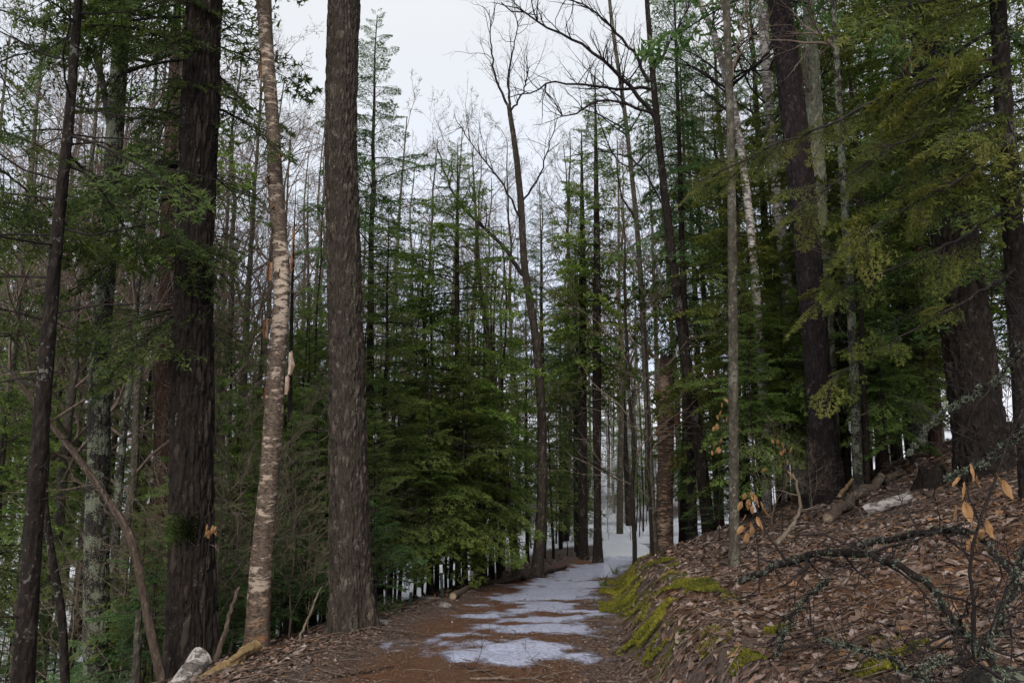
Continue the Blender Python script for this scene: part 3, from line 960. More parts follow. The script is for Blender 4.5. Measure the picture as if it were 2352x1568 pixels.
# overhanging hemlock whose sprays hang before the trunks at upper left
def left_hemlock(mb, rg, L, r, o):
    fn = line_fn(L)
    crown_conifer(mb, rg, L[-1, 2], 7.0, 22, 2.2, SP_MID, line=fn)
    for i in range(34):
        z = rg.uniform(4.0, 8.8); az = rg.uniform(-3.3, -.3)
        mb.add_mb(SP_HI[rg.integers(5)], rotm(az, R(rg.uniform(-32, -6)), rg.normal(0, .3)), np.array([*fn(z), z]), rg.normal(-.12, .1), rg.uniform(.9, 2.0))
hero('overhanging_hemlock', 'dark hemlock whose drooping green sprays hang over the left trunks',
     [(436, 1500, 18), (432, 1000, 17), (436, 600, 16), (440, 200, 14), (446, 0, 12)], 9.7, 10.5, M_SLIM, (20, 120, .3, .1, .002), seed=13, crown=left_hemlock,
     cmats=[M_TWIGD, M_DARK], flare=.1)

# --- beside and beyond the bend
hero('curved_forked_tree', 'grey-brown curved tree with bare forked top left of the bend',
     [(1232, 1335, 26), (1243, 1180, 22), (1241, 900, 19), (1228, 760, 18), (1206, 620, 16), (1195, 450, 15), (1182, 330, 13), (1168, 240, 10)], 19, None, M_PINE,
     (28, 200, .05, .1, .008), seed=14, land='the curved forked tree',
     crown=limbs_px([([(1210, 640, 0), (1150, 560, .2), (1090, 505, .3), (1030, 425, .4), (1005, 340, .5)], .06), ([(1168, 245, 0), (1140, 180, 0), (1128, 100, .2), (1124, 20, .3)], .035),
                     ([(1170, 250, 0), (1168, 170, .2), (1180, 110, .2), (1195, 40, .3)], .035), ([(1196, 470, 0), (1230, 420, .1), (1262, 330, .3), (1280, 270, .3)], .03),
                     ([(1200, 520, 0), (1160, 430, -.2), (1080, 330, -.4), (1040, 260, -.4)], .03), ([(1170, 260, 0), (1200, 215, -.2), (1215, 150, -.2)], .03)], 19, 1.0, TW3, spread_n=12),
     cmats=[M_TWIGD], flare=.3)
hero('bowed_slim_tree', 'slim tree bowing left, just left of the curved forked tree',
     [(1190, 1340, 23), (1180, 1250, 20), (1166, 1130, 18), (1150, 1000, 16), (1131, 860, 14), (1115, 740, 12), (1102, 640, 10)], 18, 9.5, M_PINE, (24, 160, .05, .1, .005), seed=15,
     crown=bare_crown(5, 14, 1.3), cmats=[M_TWIG], dead=6, flare=.2)
for i, (u0, u1, vb, wd, Y, H, z0, lab) in enumerate([
        (1340, 1338, 1290, 21, 25.5, 13.5, 5.2, 'left of two straight conifer trunks beside the snowy bend'),
        (1373, 1371, 1290, 23, 24.5, 15.0, 5.5, 'right of two straight conifer trunks beside the snowy bend'),
        (1052, 1050, 1370, 13, 16.5, 9.0, 3.2, 'slim black-stemmed hemlock standing nearest the trail behind the metal posts')]):
    hero('straight_conifer', lab, [(u0, vb, wd), (u1, 900, wd * .85), (u1, 600, wd * .7)], Y, H, M_SLIM, (28, 140, .06, .1, .005), seed=20 + i,
         crown=(lambda z0=z0, i=i: lambda mb, rg, L, r, o: crown_conifer(mb, rg, L[-1, 2], z0, 105, 1.75 + .15 * i, SP_LOW if i < 2 else SP_MID, line=line_fn(L), bare=26))(), cmats=[M_TWIGD, M_HEM],
         land='the straight conifer pair' if i == 0 else None, flare=.15)
hero('pale_slim_tree', 'slim pale mottled trunk leaning left beside the broken birch snag',
     [(1503, 1278, 19), (1492, 1050, 16), (1480, 800, 14), (1466, 560, 12), (1440, 300, 10), (1400, 0, 8)], 21, 19, M_GREY, (24, 200, .06, .1, .004), seed=23,
     crown=bare_crown(9, 22, 2.0), cmats=[M_TWIGD], dead=4, flare=.2)
sn_e, sn_L, sn_r, sn_o = hero('broken_birch_snag', 'broken-topped brown birch snag with banded bark at the bend',
     [(1525, 1262, 40), (1527, 1150, 36), (1530, 1000, 34), (1531, 880, 33), (1531, 826, 30)], 21.5, None, M_BIRCHD, (44, 220, .35, .09, .02), seed=24, cat='snag', flare=.18,
     land='the broken snag')
mb = MB()
rg = np.random.default_rng(5)
for k in range(9):                                     # splintered top
    a = k / 9 * 6.28; c = sn_L[-1]; rr = sn_r[-1] * .75
    p = c + np.array([math.cos(a) * rr, math.sin(a) * rr, -.1])
    add_tube(mb, [p, p + [0, 0, .12], p + [0, 0, .16 + rg.uniform(.05, .28)]], [.07, .05, .006], 4, 0, .5)
obj('splintered_top', mb.mesh('splintered_top', M_DEAD), sn_e)
for (u, v, wp, hp, sd_, tn) in [(1516, 905, 18, 26, -1, .3), (1547, 960, 16, 30, 1, .35), (1543, 1060, 16, 22, 1, .25), (1516, 990, 14, 20, -1, .2)]:
    bark_curl(sn_e, sn_o, u, v, 21.45, wp, hp, sd_, tn, int(u * 3 + v))
hero('leaning_dark_tree', 'dark tree leaning left with bare arching limbs reaching over the trail',
     [(1627, 1205, 29), (1602, 1000, 25), (1576, 830, 23), (1552, 650, 20), (1531, 480, 18), (1511, 300, 16), (1496, 130, 13), (1486, 0, 11)], 17, 15.5, M_SLIM,
     (32, 260, .06, .1, .006), seed=25, land='the leaning dark tree',
     crown=limbs_px([([(1505, 270, 0), (1440, 190, -.3), (1393, 144, -.5), (1300, 85, -.8), (1210, 39, -1.), (1150, 5, -1.2)], .055),
                     ([(1491, 190, 0), (1440, 100, -.3), (1369, 30, -.6), (1285, -10, -.9)], .045),
                     ([(1494, 205, 0), (1435, 204, -.3), (1330, 195, -.8), (1258, 194, -1.1), (1237, 207, -1.2), (1168, 224, -1.4)], .042),
                     ([(1503, 262, 0), (1441, 240, -.3), (1387, 231, -.5), (1291, 264, -.9), (1255, 215, -1.0)], .038),
                     ([(1530, 480, 0), (1450, 365, -.3), (1380, 350, -.5), (1290, 360, -.7)], .025),
                     ([(1500, 160, 0), (1560, 60, .3), (1600, -40, .5)], .04)], 17, .85, TW3, spread_n=20), cmats=[M_TWIGD], flare=.15)
hero('upright_dark_tree', 'dark upright trunk directly left of the leaning dark tree base',
     [(1592, 1222, 20), (1586, 1000, 18), (1574, 760, 15), (1566, 560, 13), (1562, 400, 11)], 18.2, 15, M_SLIM, (26, 180, .06, .1, .005), seed=26,
     crown=lambda mb, rg, L, r, o: crown_conifer(mb, rg, L[-1, 2], 6.5, 85, 1.8, SP_MID, line=line_fn(L), bare=20), cmats=[M_TWIGD, M_FIR], flare=.15)
hero('smooth_grey_pole_tree', 'straight smooth grey-brown slender trunk rising from the leafy bank',
     [(1689, 1385, 26), (1687, 1250, 23), (1685, 1000, 22), (1683, 700, 21), (1679, 350, 19), (1668, 0, 17)], 9.4, 13, M_GREY, (32, 220, .3, .12, .003), seed=27,
     land='the smooth grey trunk', crown=limbs_px([([(1675, 200, 0), (1700, 90, .1), (1716, -20, .2)], .025), ([(1670, 60, 0), (1640, -60, .1), (1600, -160, .2)], .03)], 9.4, .6, TW3), cmats=[M_TWIG], flare=.25)
hero('tall_white_birch', 'white birch arching left at the upper right, behind the smooth grey trunk',
     [(1762, 1150, 22), (1752, 900, 21), (1735, 650, 19), (1712, 420, 18), (1686, 250, 17), (1664, 165, 16), (1640, 80, 15), (1600, -10, 13)], 15.5, None, M_BIRCHW,
     (32, 240, .35, .1, .003), seed=28, crown=lambda mb, rg, L, r, o: bare_crown(8, 22, 2.0)(mb, rg, L, r, o), cmats=[M_TWIGD], flare=.1)
hero('leaning_white_birch', 'pale birch trunk just left of the large purple-brown trunk',
     [(1836, 1110, 34), (1829, 930, 30), (1805, 640, 26), (1770, 300, 23), (1750, 0, 20)], 16.5, 15, M_BIRCHW, (40, 240, .35, .1, .004), seed=29,
     crown=bare_crown(8, 22, 2.0), cmats=[M_TWIGD], flare=.15)
hero('purple_brown_pine', 'large purple-brown scaly trunk leaning left on the bank',
     [(1900, 1135, 68), (1890, 1000, 60), (1880, 880, 56), (1862, 650, 57), (1838, 400, 58), (1815, 200, 56), (1790, 0, 50)], 13.6, 19, M_PURP,
     (90, 360, .05, .085, .024), seed=30, land='the large purple-brown trunk', flare=.35,
     crown=top_crown(9, 46, 2.6, SP_LOW), cmats=[M_TWIGD, M_FIR], dead=6)
hero('pale_fissured_tree', 'pale deeply cracked trunk touching the large purple-brown trunk on its right',
     [(1908, 1115, 50), (1902, 1000, 46), (1894, 850, 45), (1886, 640, 42), (1878, 450, 38), (1870, 250, 34)], 14.6, 15, M_FISS, (64, 300, .09, .2, .035), seed=31,
     crown=bare_crown(7.5, 18, 2.0), cmats=[M_TWIG], flare=.15)
hero('spotted_slim_tree', 'slim lichen-spotted trunk standing right of the pale cracked trunk',
     [(1972, 1140, 22), (1965, 950, 20), (1953, 680, 18), (1936, 400, 17), (1921, 120, 15), (1915, 0, 14)], 12.6, 12, M_LICH, (34, 240, .08, .1, .004), seed=32, dead=14, cmats=[M_TWIG],
     crown=bare_crown(6.5, 10, 1.3), flare=.2)
hero('twin_stem', 'short dark stem growing close against the lichen-spotted slim trunk',
     [(1990, 1135, 17), (1988, 1000, 15), (1980, 860, 12), (1978, 700, 9)], 12.7, 7, M_SLIM, (24, 100, .08, .1, .004), seed=33, dead=10, cmats=[M_TWIGD], flare=.2, cat='tree')
hero('spotted_grey_tree', 'grey spotted trunk half hidden between the slim trunk and the huge black trunk',
     [(2112, 1060, 44), (2098, 850, 41), (2085, 600, 38), (2072, 350, 34), (2062, 100, 30)], 16.5, 16, M_LICH, (44, 220, .06, .08, .012), seed=34,
     crown=top_crown(8, 60, 2.4, SP_LOW), cmats=[M_TWIGD, M_HEM], flare=.2)
def boughs_low(mb, rg, L, r, o):
    top_crown(8.5, 36, 2.4, SP_LOW)(mb, rg, L, r, o)
    fn = line_fn(L)
    for i in range(30):
        z = rg.uniform(2.4, 8.2); az = rg.uniform(-3.6, .2)
        mb.add_mb(SP_MID[rg.integers(5)], rotm(az, R(rg.uniform(-35, 0)), rg.normal(0, .5)), np.array([*fn(z), z]), rg.normal(-.05, .15), rg.uniform(.8, 2.0))


hero('huge_black_trunk', 'huge rough black trunk leaning left on the right bank',
     [(2268, 1115, 118), (2256, 1030, 108), (2242, 930, 102), (2217, 740, 97), (2192, 550, 93), (2172, 400, 88), (2148, 200, 80), (2130, 50, 74)], 11.0, 17, M_OAK,
     (110, 340, .065, .16, .045), seed=35, land='the huge black trunk', ridge=.02, flare=.1,
     crown=boughs_low, cmats=[M_TWIGD, M_DARK], dead=6)


def right_hemlock(mb, rg, L, r, o):
    fn = line_fn(L)
    crown_conifer(mb, rg, L[-1, 2], 6.8, 20, 2.2, SP_MID, line=fn)
    def long_branch(pts, n, ln, rad, sp=SP_MID):
        Q = smooth_line([px(o, u, v, Yd) for u, v, Yd in pts], 22, .012, rg)
        add_tube(mb, Q, np.linspace(rad, rad * .2, 22), 5, 0, .4)
        for k in range(int(n * 1.1)):
            i = int(rg.integers(4, 21)); d = nrm(Q[i + 1] - Q[i]); az = math.atan2(d[1], d[0]) + rg.choice([-1, 1]) * R(rg.uniform(15, 65))
            mb.add_mb(sp[rg.integers(5)], rotm(az, R(rg.uniform(-70, 5)), rg.normal(0, .9)), Q[i], rg.normal(.02, .22), ln * rg.uniform(.35, 1.0))
        az = math.atan2(*(Q[-1] - Q[-3])[[1, 0]])
        mb.add_mb(sp[0], rotm(az, R(-30)), Q[-3], .1, ln)
    long_branch([(2295, 205, 7.6), (2130, 295, 7.3), (1979, 380, 7.2), (1819, 485, 7.0)], 22, .62, .022, SP_HI)
    long_branch([(2310, 330, 7.6), (2215, 405, 7.3), (2080, 480, 7.2), (1949, 565, 7.1)], 20, .6, .02)
    long_branch([(2290, 130, 7.6), (2050, 215, 7.4), (1868, 300, 7.2), (1700, 370, 7.1), (1575, 425, 7.0)], 34, .55, .024, SP_HI)
    long_branch([(2320, 480, 7.6), (2180, 560, 7.4), (1990, 640, 7.4), (1850, 700, 7.4)], 18, .6, .02)
    long_branch([(2330, 620, 7.6), (2200, 700, 7.2), (2020, 800, 7.2), (1900, 880, 7.2)], 12, .5, .018)
    long_branch([(2300, 240, 7.6), (2260, 290, 6.8), (2192, 290, 6.4), (2180, 250, 6.3)], 8, .6, .02)
    for i in range(48):
        z = rg.uniform(3.2, 7.8); az = rg.uniform(1.9, 4.6)
        mb.add_mb(SP_MID[rg.integers(5)], rotm(az, R(rg.uniform(-35, 0)), rg.normal(0, .6)), np.array([*fn(z), z]), rg.normal(-.05, .2), rg.uniform(.7, 2.0))
hero('right_edge_hemlock', 'reddish hemlock at the right edge sending long drooping branches left',
     [(2362, 1000, 46), (2345, 780, 44), (2325, 500, 42), (2303, 200, 38), (2292, 0, 34)], 7.7, 10, M_SLIM, (44, 220, .05, .08, .012), seed=36, crown=right_hemlock, cmats=[M_TWIGD, M_OLIVE], flare=.2,
     land='the right edge hemlock')

# ------------------------------------------------------------------ tree kinds that stand many times, behind
def kind_conifer(seed, H, z0, n, rmax, sprays, trunk_r, mats, bare=20, shape=.68, el=(-18, 42), sides=9):
    rg = np.random.default_rng(seed)
    S = stem_line(rg, H, 14, .012)
    t = MB(); add_tube(t, S - [0, 0, .15], trunk_r * np.linspace(1.08, .05, 14) ** .85, sides, 0, .5)
    c = MB(); crown_conifer(c, rg, H, z0, n, rmax, sprays, shape=shape, line=line_fn(S), bare=bare, el_lo=el[0], el_hi=el[1])
    return H, [('trunk', t.mesh('trunk', mats[0])), ('crown', c.mesh('crown', [mats[1], mats[2]]))], (t.arrays(), c.arrays())


def kind_bare(seed, H, z0, n, length, trunk_r, mats, levels, fork=False, sway=.02, sides=8, rad=.35):
    rg = np.random.default_rng(seed)
    S = stem_line(rg, H, 16, sway)
    t = MB(); add_tube(t, S - [0, 0, .15], trunk_r * np.linspace(1.1, .08, 16) ** .8, sides, 0, .5)
    c = MB(); st = []; fn = line_fn(S)
    for i in range(n):
        z = z0 + (H - z0) * (i + rg.random()) / n; tt = (z - z0) / (H - z0); az = i * 2.4 + rg.normal(0, .4)
        st.append((np.array([*fn(z), z]), np.array([math.cos(az), math.sin(az), rg.uniform(.7, 1.6)]), length * (1.05 - .75 * tt) * rg.uniform(.6, 1.2), trunk_r * rad * (1.05 - .8 * tt)))
    bare_limbs(c, rg, st, levels, 0, rmin=.0042 if H > 5 else .0025, wander=.2)
    return H, [('trunk', t.mesh('trunk', mats[0])), ('crown', c.mesh('crown', [mats[1]]))], (t.arrays(), c.arrays())


LV = [(6, .55, 7, 5, (22, 52)), (5, .58, 6, 4, (22, 55)), (5, .55, 5, 3, (22, 60)), (0, .5, 4, 3, (20, 50))]
LVm = [(6, .55, 6, 4, (22, 50)), (5, .55, 5, 3, (22, 55)), (0, .5, 4, 3, (22, 55))]
K = {
    'fir_spire': kind_conifer(201, 15.5, 2.0, 118, 1.9, SP_MID, .13, (M_SLIM, M_TWIGD, M_FIR), shape=.85, el=(-16, 38)),
    'hemlock': kind_conifer(202, 11.5, 2.9, 84, 2.1, SP_MID, .10, (M_SLIM, M_TWIGD, M_YOUNG), bare=30),
    'young_hemlock': kind_conifer(203, 6.5, 2.1, 72, 1.6, SP_MID, .05, (M_SLIM, M_TWIGD, M_YOUNG), bare=26),
    'young_fir': kind_conifer(204, 5.2, .9, 74, 1.35, SP_MID, .045, (M_SLIM, M_TWIGD, M_YOUNG), bare=12),
    'high_crowned_fir': kind_conifer(205, 14.5, 5.5, 66, 2.0, SP_MID, .12, (M_SLIM, M_TWIGD, M_FIR), bare=50),
    'olive_hemlock': kind_conifer(206, 12.5, 2.4, 78, 2.5, SP_MID, .12, (M_RED, M_TWIGD, M_OLIVE), bare=40),
    'fir_seedling': kind_conifer(207, 1.7, .12, 30, .75, SP_HI, .018, (M_SLIM, M_TWIGD, M_FIR), bare=0, el=(0, 35), sides=6),
    'bare_tree': kind_bare(211, 15.5, 4.0, 15, 5.0, .115, (M_GREY, M_TWIG), LV),
    'grey_bare_tree': kind_bare(212, 17, 5.0, 15, 4.8, .125, (M_GREY, M_TWIG), LV, sway=.03),
    'dark_bare_tree': kind_bare(213, 14, 3.0, 15, 4.6, .1, (M_SLIM, M_TWIG), LV, sway=.03),
    'young_bare_tree': kind_bare(214, 9, 1.6, 13, 2.4, .05, (M_SLIM, M_TWIG), LVm, sway=.03),
    'white_birch': kind_bare(215, 14, 6.0, 12, 2.8, .11, (M_BIRCHW, M_TWIGD), LVm, sway=.02),
    'bare_pole_tree': kind_bare(216, 8, .8, 22, .9, .045, (M_SLIM, M_TWIGD), [(3, .5, 5, 3, (25, 60)), (0, .5, 4, 3, (25, 60))], sway=.02, rad=.2),
    'brushy_shrub': kind_bare(217, 2.3, .15, 16, 1.5, .016, (M_TWIG, M_PALE), LVm, sway=.06, sides=5, rad=.5),
}
KV = {'hemlock': [K['hemlock'], kind_conifer(232, 11.5, 2.2, 92, 1.9, SP_MID, .09, (M_SLIM, M_TWIGD, M_YOUNG), bare=34, shape=.9)],
      'young_hemlock': [K['young_hemlock'], kind_conifer(233, 6.5, 1.2, 84, 1.75, SP_MID, .05, (M_SLIM, M_TWIGD, M_HEM), bare=20, shape=.6)],
      'fir_spire': [K['fir_spire'], kind_conifer(231, 15.5, 3.0, 130, 2.5, SP_MID, .13, (M_SLIM, M_TWIGD, M_FIR), shape=.75)]}
WORDS = {'fir_spire': ('fir', 'tall pointed fir'), 'hemlock': ('hemlock', 'mid-sized dark hemlock'), 'young_hemlock': ('hemlock', 'bushy young hemlock'), 'young_fir': ('fir', 'low young fir'),
         'high_crowned_fir': ('fir', 'tall bare-stemmed fir'), 'olive_hemlock': ('hemlock', 'yellowish green hemlock'), 'fir_seedling': ('fir', 'small fir seedling'),
         'bare_tree': ('tree', 'leafless brown tree'), 'grey_bare_tree': ('tree', 'tall leafless grey tree'), 'dark_bare_tree': ('tree', 'leafless dark tree'),
         'young_bare_tree': ('tree', 'thin leafless young tree'), 'white_birch': ('birch', 'thin white birch'), 'bare_pole_tree': ('tree', 'dark bare pole tree'),
         'brushy_shrub': ('shrub', 'pale twiggy shrub')}
BACK = []


def plant(kind, u, Y, H=None, rz=None, min_clear=1.75):
    x = (u - 1176) / F * Y * 1.0
    s = x - float(path_x(Y))
    if -path_wl(Y) - .25 < s < path_wr(Y) + .25 and Y < 36: return
    h = K[kind][0]
    BACK.append((kind, x, Y, (H or h * rng.uniform(.88, 1.12)) / h, rng.uniform(0, 6.28) if rz is None else rz))


# conifers
for k, u, Y, H in [('fir_spire', 862, 18.5, 14.8), ('fir_spire', 1243, 30, 14.2), ('fir_spire', 1462, 32, 17), ('fir_spire', 720, 27, 14.5), ('fir_spire', 1300, 38, 15),
                   ('young_hemlock', 700, 14.5, 6.2), ('young_hemlock', 762, 16.5, 7), ('hemlock', 885, 14.8, 7.6), ('hemlock', 992, 18, 8.6),
                   ('young_hemlock', 1040, 15.8, 5.2), ('hemlock', 1092, 19.5, 8), ('young_hemlock', 1128, 21, 6.5), ('young_fir', 650, 13.6, 4.6), ('hemlock', 560, 17, 8.4), ('hemlock', 905, 22, 9.6),
                   ('hemlock', 1010, 24, 9.8), ('hemlock', 1155, 26, 9), ('young_fir', 868, 12.8, 3.2), ('young_fir', 960, 20, 5),
                   ('young_hemlock', 20, 12.5, 5.6), ('hemlock', 95, 15.5, 8), ('hemlock', 335, 17.5, 8.6), ('young_fir', 352, 10.8, 2.6),
                   ('young_hemlock', 490, 13.2, 5), ('hemlock', 255, 20, 9), ('hemlock', 425, 21, 8.4), ('hemlock', 55, 23, 10), ('hemlock', 175, 25, 10.5), ('young_fir', 520, 15, 3.6),
                   ('hemlock', -60, 13, 9.5), ('hemlock', 130, 18.5, 9.8), ('hemlock', 10, 17, 10.5), ('young_hemlock', 400, 15.8, 5.6), ('hemlock', 610, 22, 9.5), ('young_hemlock', 745, 20.5, 6.5),
                   ('young_fir', 1268, 27, 6), ('hemlock', 1285, 33, 10), ('high_crowned_fir', 1322, 31, 13), ('high_crowned_fir', 1440, 27, 15), ('hemlock', 1210, 29, 9.5),
                   ('high_crowned_fir', 1556, 25, 17), ('olive_hemlock', 1645, 21, 12.5), ('hemlock', 1705, 19, 11), ('olive_hemlock', 1742, 16.2, 9.5), ('high_crowned_fir', 1788, 21, 17),
                   ('olive_hemlock', 1862, 18, 13), ('hemlock', 1932, 16.2, 12), ('olive_hemlock', 2012, 15.2, 10.5), ('high_crowned_fir', 2052, 19.5, 17), ('olive_hemlock', 2140, 14.2, 11.5), ('olive_hemlock', 2385, 12.4, 11), ('fir_spire', 1615, 30, 20),
                   ('fir_spire', 1905, 25, 19), ('fir_spire', 2100, 24, 19), ('young_hemlock', 1800, 15.2, 4.2), ('young_fir', 1730, 14.4, 3.4),
                   ('young_fir', 2030, 13.2, 3.2), ('young_hemlock', 1580, 23, 5), ('young_fir', 1640, 17.6, 2.8),
                   ('young_fir', 1465, 44, 3.6), ('hemlock', 1432, 50, 7.5), ('hemlock', 1395, 54, 9), ('hemlock', 1478, 53, 8), ('young_fir', 1412, 46, 2.6), ('young_fir', 1448, 48, 3), ('hemlock', 1350, 50, 8), ('young_hemlock', 1520, 46, 6), ('hemlock', 1455, 60, 10), ('hemlock', 1405, 62, 10), ('young_hemlock', 645, 15.4, 6.0), ('young_hemlock', 1850, 16.5, 5.4), ('young_hemlock', 2030, 15.8, 5.6), ('young_hemlock', 2150, 16.2, 6.0), ('young_fir', 2085, 14.0, 4.0), ('young_hemlock', 2330, 14.8, 5.6), ('young_fir', 1990, 17.5, 5.0), ('young_hemlock', 1780, 18, 6), ('young_fir', 1690, 17.2, 4.2), ('hemlock', 2240, 20, 9), ('hemlock', 2080, 24, 10), ('hemlock', 1900, 23, 10), ('young_fir', 905, 14.2, 4.2), ('young_fir', 1070, 15.2, 4.4), ('young_fir', 975, 17, 5), ('young_fir', 1118, 17.6, 4.4), ('young_fir', 700, 12.2, 3.2), ('young_fir', 742, 13.2, 4.0), ('young_fir', 610, 13, 3.8), ('young_hemlock', 712, 18, 7.2), ('young_hemlock', 575, 14.2, 5.0), ('young_fir', 1000, 14.6, 3.4), ('young_hemlock', 1075, 17.2, 5.0), ('young_hemlock', 1712, 15.2, 5.2), ('young_hemlock', 1935, 14.4, 5.0), ('young_fir', 1330, 40, 3.8), ('young_fir', 1290, 36, 3.4)]:
    plant(k, u, Y, H)
for u, Y, H in [(372, 10.2, 1.9), (395, 9.6, 1.3), (520, 10.4, 1.5), (640, 10.2, 1.3), (690, 10.8, 1.6), (725, 11, 1.3), (450, 11.5, 1.6), (28, 10.6, 1.9), (320, 10.9, 1.7), (385, 12.4, 2.0), (60, 12.8, 2.2), (118, 12.4, 2.1), (75, 14, 2.6), (180, 15, 2.4),
                (875, 11.6, 1.5), (860, 12.3, 1.7), (560, 12, 1.7), (1590, 17, .9), (1640, 16, .8), (670, 12.2, 2.0)]:
    plant('fir_seedling', u, Y, H)

# leafless trees; their height follows the photograph's treeline
def treeline(u): return np.interp(u, [0, 430, 560, 700, 830, 930, 990, 1060, 1130, 1200, 1290, 1360, 1420, 1500], [-150, -60, 60, 200, 230, 240, 200, 290, 330, 330, 290, 280, 100, -150])
rb = np.random.default_rng(77)
n_ = 0
for i in range(66):
    u = -80 + 2520 * ((i * .618034 + .13) % 1.0)
    Y = rb.uniform(19, 44) if u < 1150 or u > 1560 else rb.uniform(28, 46)
    if u > 1600 and rb.random() < .45: continue
    kd = ['bare_tree', 'grey_bare_tree', 'dark_bare_tree', 'bare_tree'][rb.integers(4)]
    x = (u - 1176) / F * Y
    v = treeline(u) + rb.uniform(0, 190)
    top = at(u, max(v, -250), Y)[2]
    plant(kd, u, Y, float(np.clip(top - gz(x, Y), 8, 21)))
for u, Y, H in [(40, 13, 12), (150, 14, 13), (-20, 15, 13), (210, 15.5, 13), (310, 14.5, 12.5), (395, 17, 14), (90, 17.5, 13.5), (270, 21, 14)]:
    plant('bare_tree', u, Y, H)
for u, Y, H in [(505, 17, 14), (540, 18.5, 15), (575, 24, 17), (470, 21, 14), (20, 16, 12), (180, 19.5, 13), (120, 21, 14), (350, 19, 13)]:
    plant('grey_bare_tree' if u % 2 else 'bare_tree', u, Y, H)
for i in range(40):
    u = rb.uniform(-30, 1500); Y = rb.uniform(14, 36)
    plant('young_bare_tree', u, Y, rb.uniform(4.5, 9.5))
for i in range(44):
    u = rb.uniform(640, 1160) if i < 30 else rb.uniform(1180, 1560); Y = rb.uniform(14.5, 27) if i < 30 else rb.uniform(26, 44)
    plant('bare_pole_tree', u, Y, rb.uniform(5, 9) if i < 30 else rb.uniform(2.5, 7))
for u, Y in [(1405, 46), (1430, 43), (1395, 50), (1445, 52), (1210, 40), (1188, 44), (1300, 48), (1360, 52), (1490, 47), (1415, 56), (1790, 20.5), (1255, 50), (1470, 58), (1340, 60)]:
    plant('white_birch', u, Y, rb.uniform(10, 14))
for i in range(20):
    plant('bare_pole_tree', rb.uniform(1370, 1510), rb.uniform(37, 62), rb.uniform(2.5, 8))
for i in range(30):
    plant('brushy_shrub', rb.uniform(1190, 1560), rb.uniform(33, 58), rb.uniform(1.2, 2.6))
for u, Y, H in [(520, 9.9, 2.9), (560, 10.6, 3.2), (690, 10.4, 2.2), (640, 11, 2.4), (730, 10.6, 1.5), (330, 10.4, 2.2), (1265, 21.5, 1.6), (1300, 23, 1.4), (1210, 17.3, 1.3), (480, 10.4, 2.4), (1760, 12.8, 1.6), (1850, 12.2, 1.1),
                (420, 12, 3), (200, 11, 2.6), (90, 12.5, 2.6), (900, 14, 2.2), (1120, 16.6, 1.2)]:
    plant('brushy_shrub', u, Y, H)

# labels that single each one out: rank between two landmarks
LAND.sort()
lu = [l[0] for l in LAND]
ORD = ['leftmost', 'second', 'third', 'fourth', 'fifth', 'sixth', 'seventh', 'eighth', 'ninth', 'tenth', 'eleventh', 'twelfth', 'thirteenth', 'fourteenth', 'fifteenth', 'sixteenth', 'seventeenth', 'eighteenth', 'nineteenth', 'twentieth'] + ['twenty-' + q_ for q_ in ('first', 'second', 'third', 'fourth', 'fifth', 'sixth', 'seventh', 'eighth', 'ninth')] + ['thirtieth'] + ['thirty-' + q_ for q_ in ('first', 'second', 'third', 'fourth', 'fifth', 'sixth', 'seventh', 'eighth', 'ninth')]
slots = {}
for b in BACK:
    u = proj((b[1], b[2], gz(b[1], b[2]) + 2))[0]
    slots.setdefault((b[0], int(np.searchsorted(lu, u))), []).append((u, b))
for (kind, sl), lst in slots.items():
    lst.sort(key=lambda t: t[0])
    cat, words = WORDS[kind]
    for i, (u, (kd, x, y, sc, rz)) in enumerate(lst):
        if sl == 0: where = 'left of ' + LAND[0][1]
        elif sl == len(LAND): where = 'right of ' + LAND[-1][1]
        else: where = 'between ' + LAND[sl - 1][1] + ' and ' + LAND[sl][1]
        short = where.replace('between the ', 'between ').replace(' and the ', ' and ').replace('left of the', 'left of the')
        lab = words + (', ' + (ORD[i] if i == 0 else ORD[i] + ' from left') if len(lst) > 1 else '') + ' ' + short
        e = empty(kind, (x, y, gz(x, y)), lab, cat, {'fir_seedling': 'fir seedlings of the understory', 'brushy_shrub': 'shrubs under the trees'}.get(kind, cat + ' trees of the wood behind' if cat != 'tree' else 'leafless trees of the wood behind'), rz, sc)
        e.rotation_euler = (rb.normal(0, .022), rb.normal(0, .022), rz)
        vs = KV.get(kind, [K[kind]])
        for pn, me in vs[int(rb.integers(len(vs)))][1]: obj(pn, me, e)

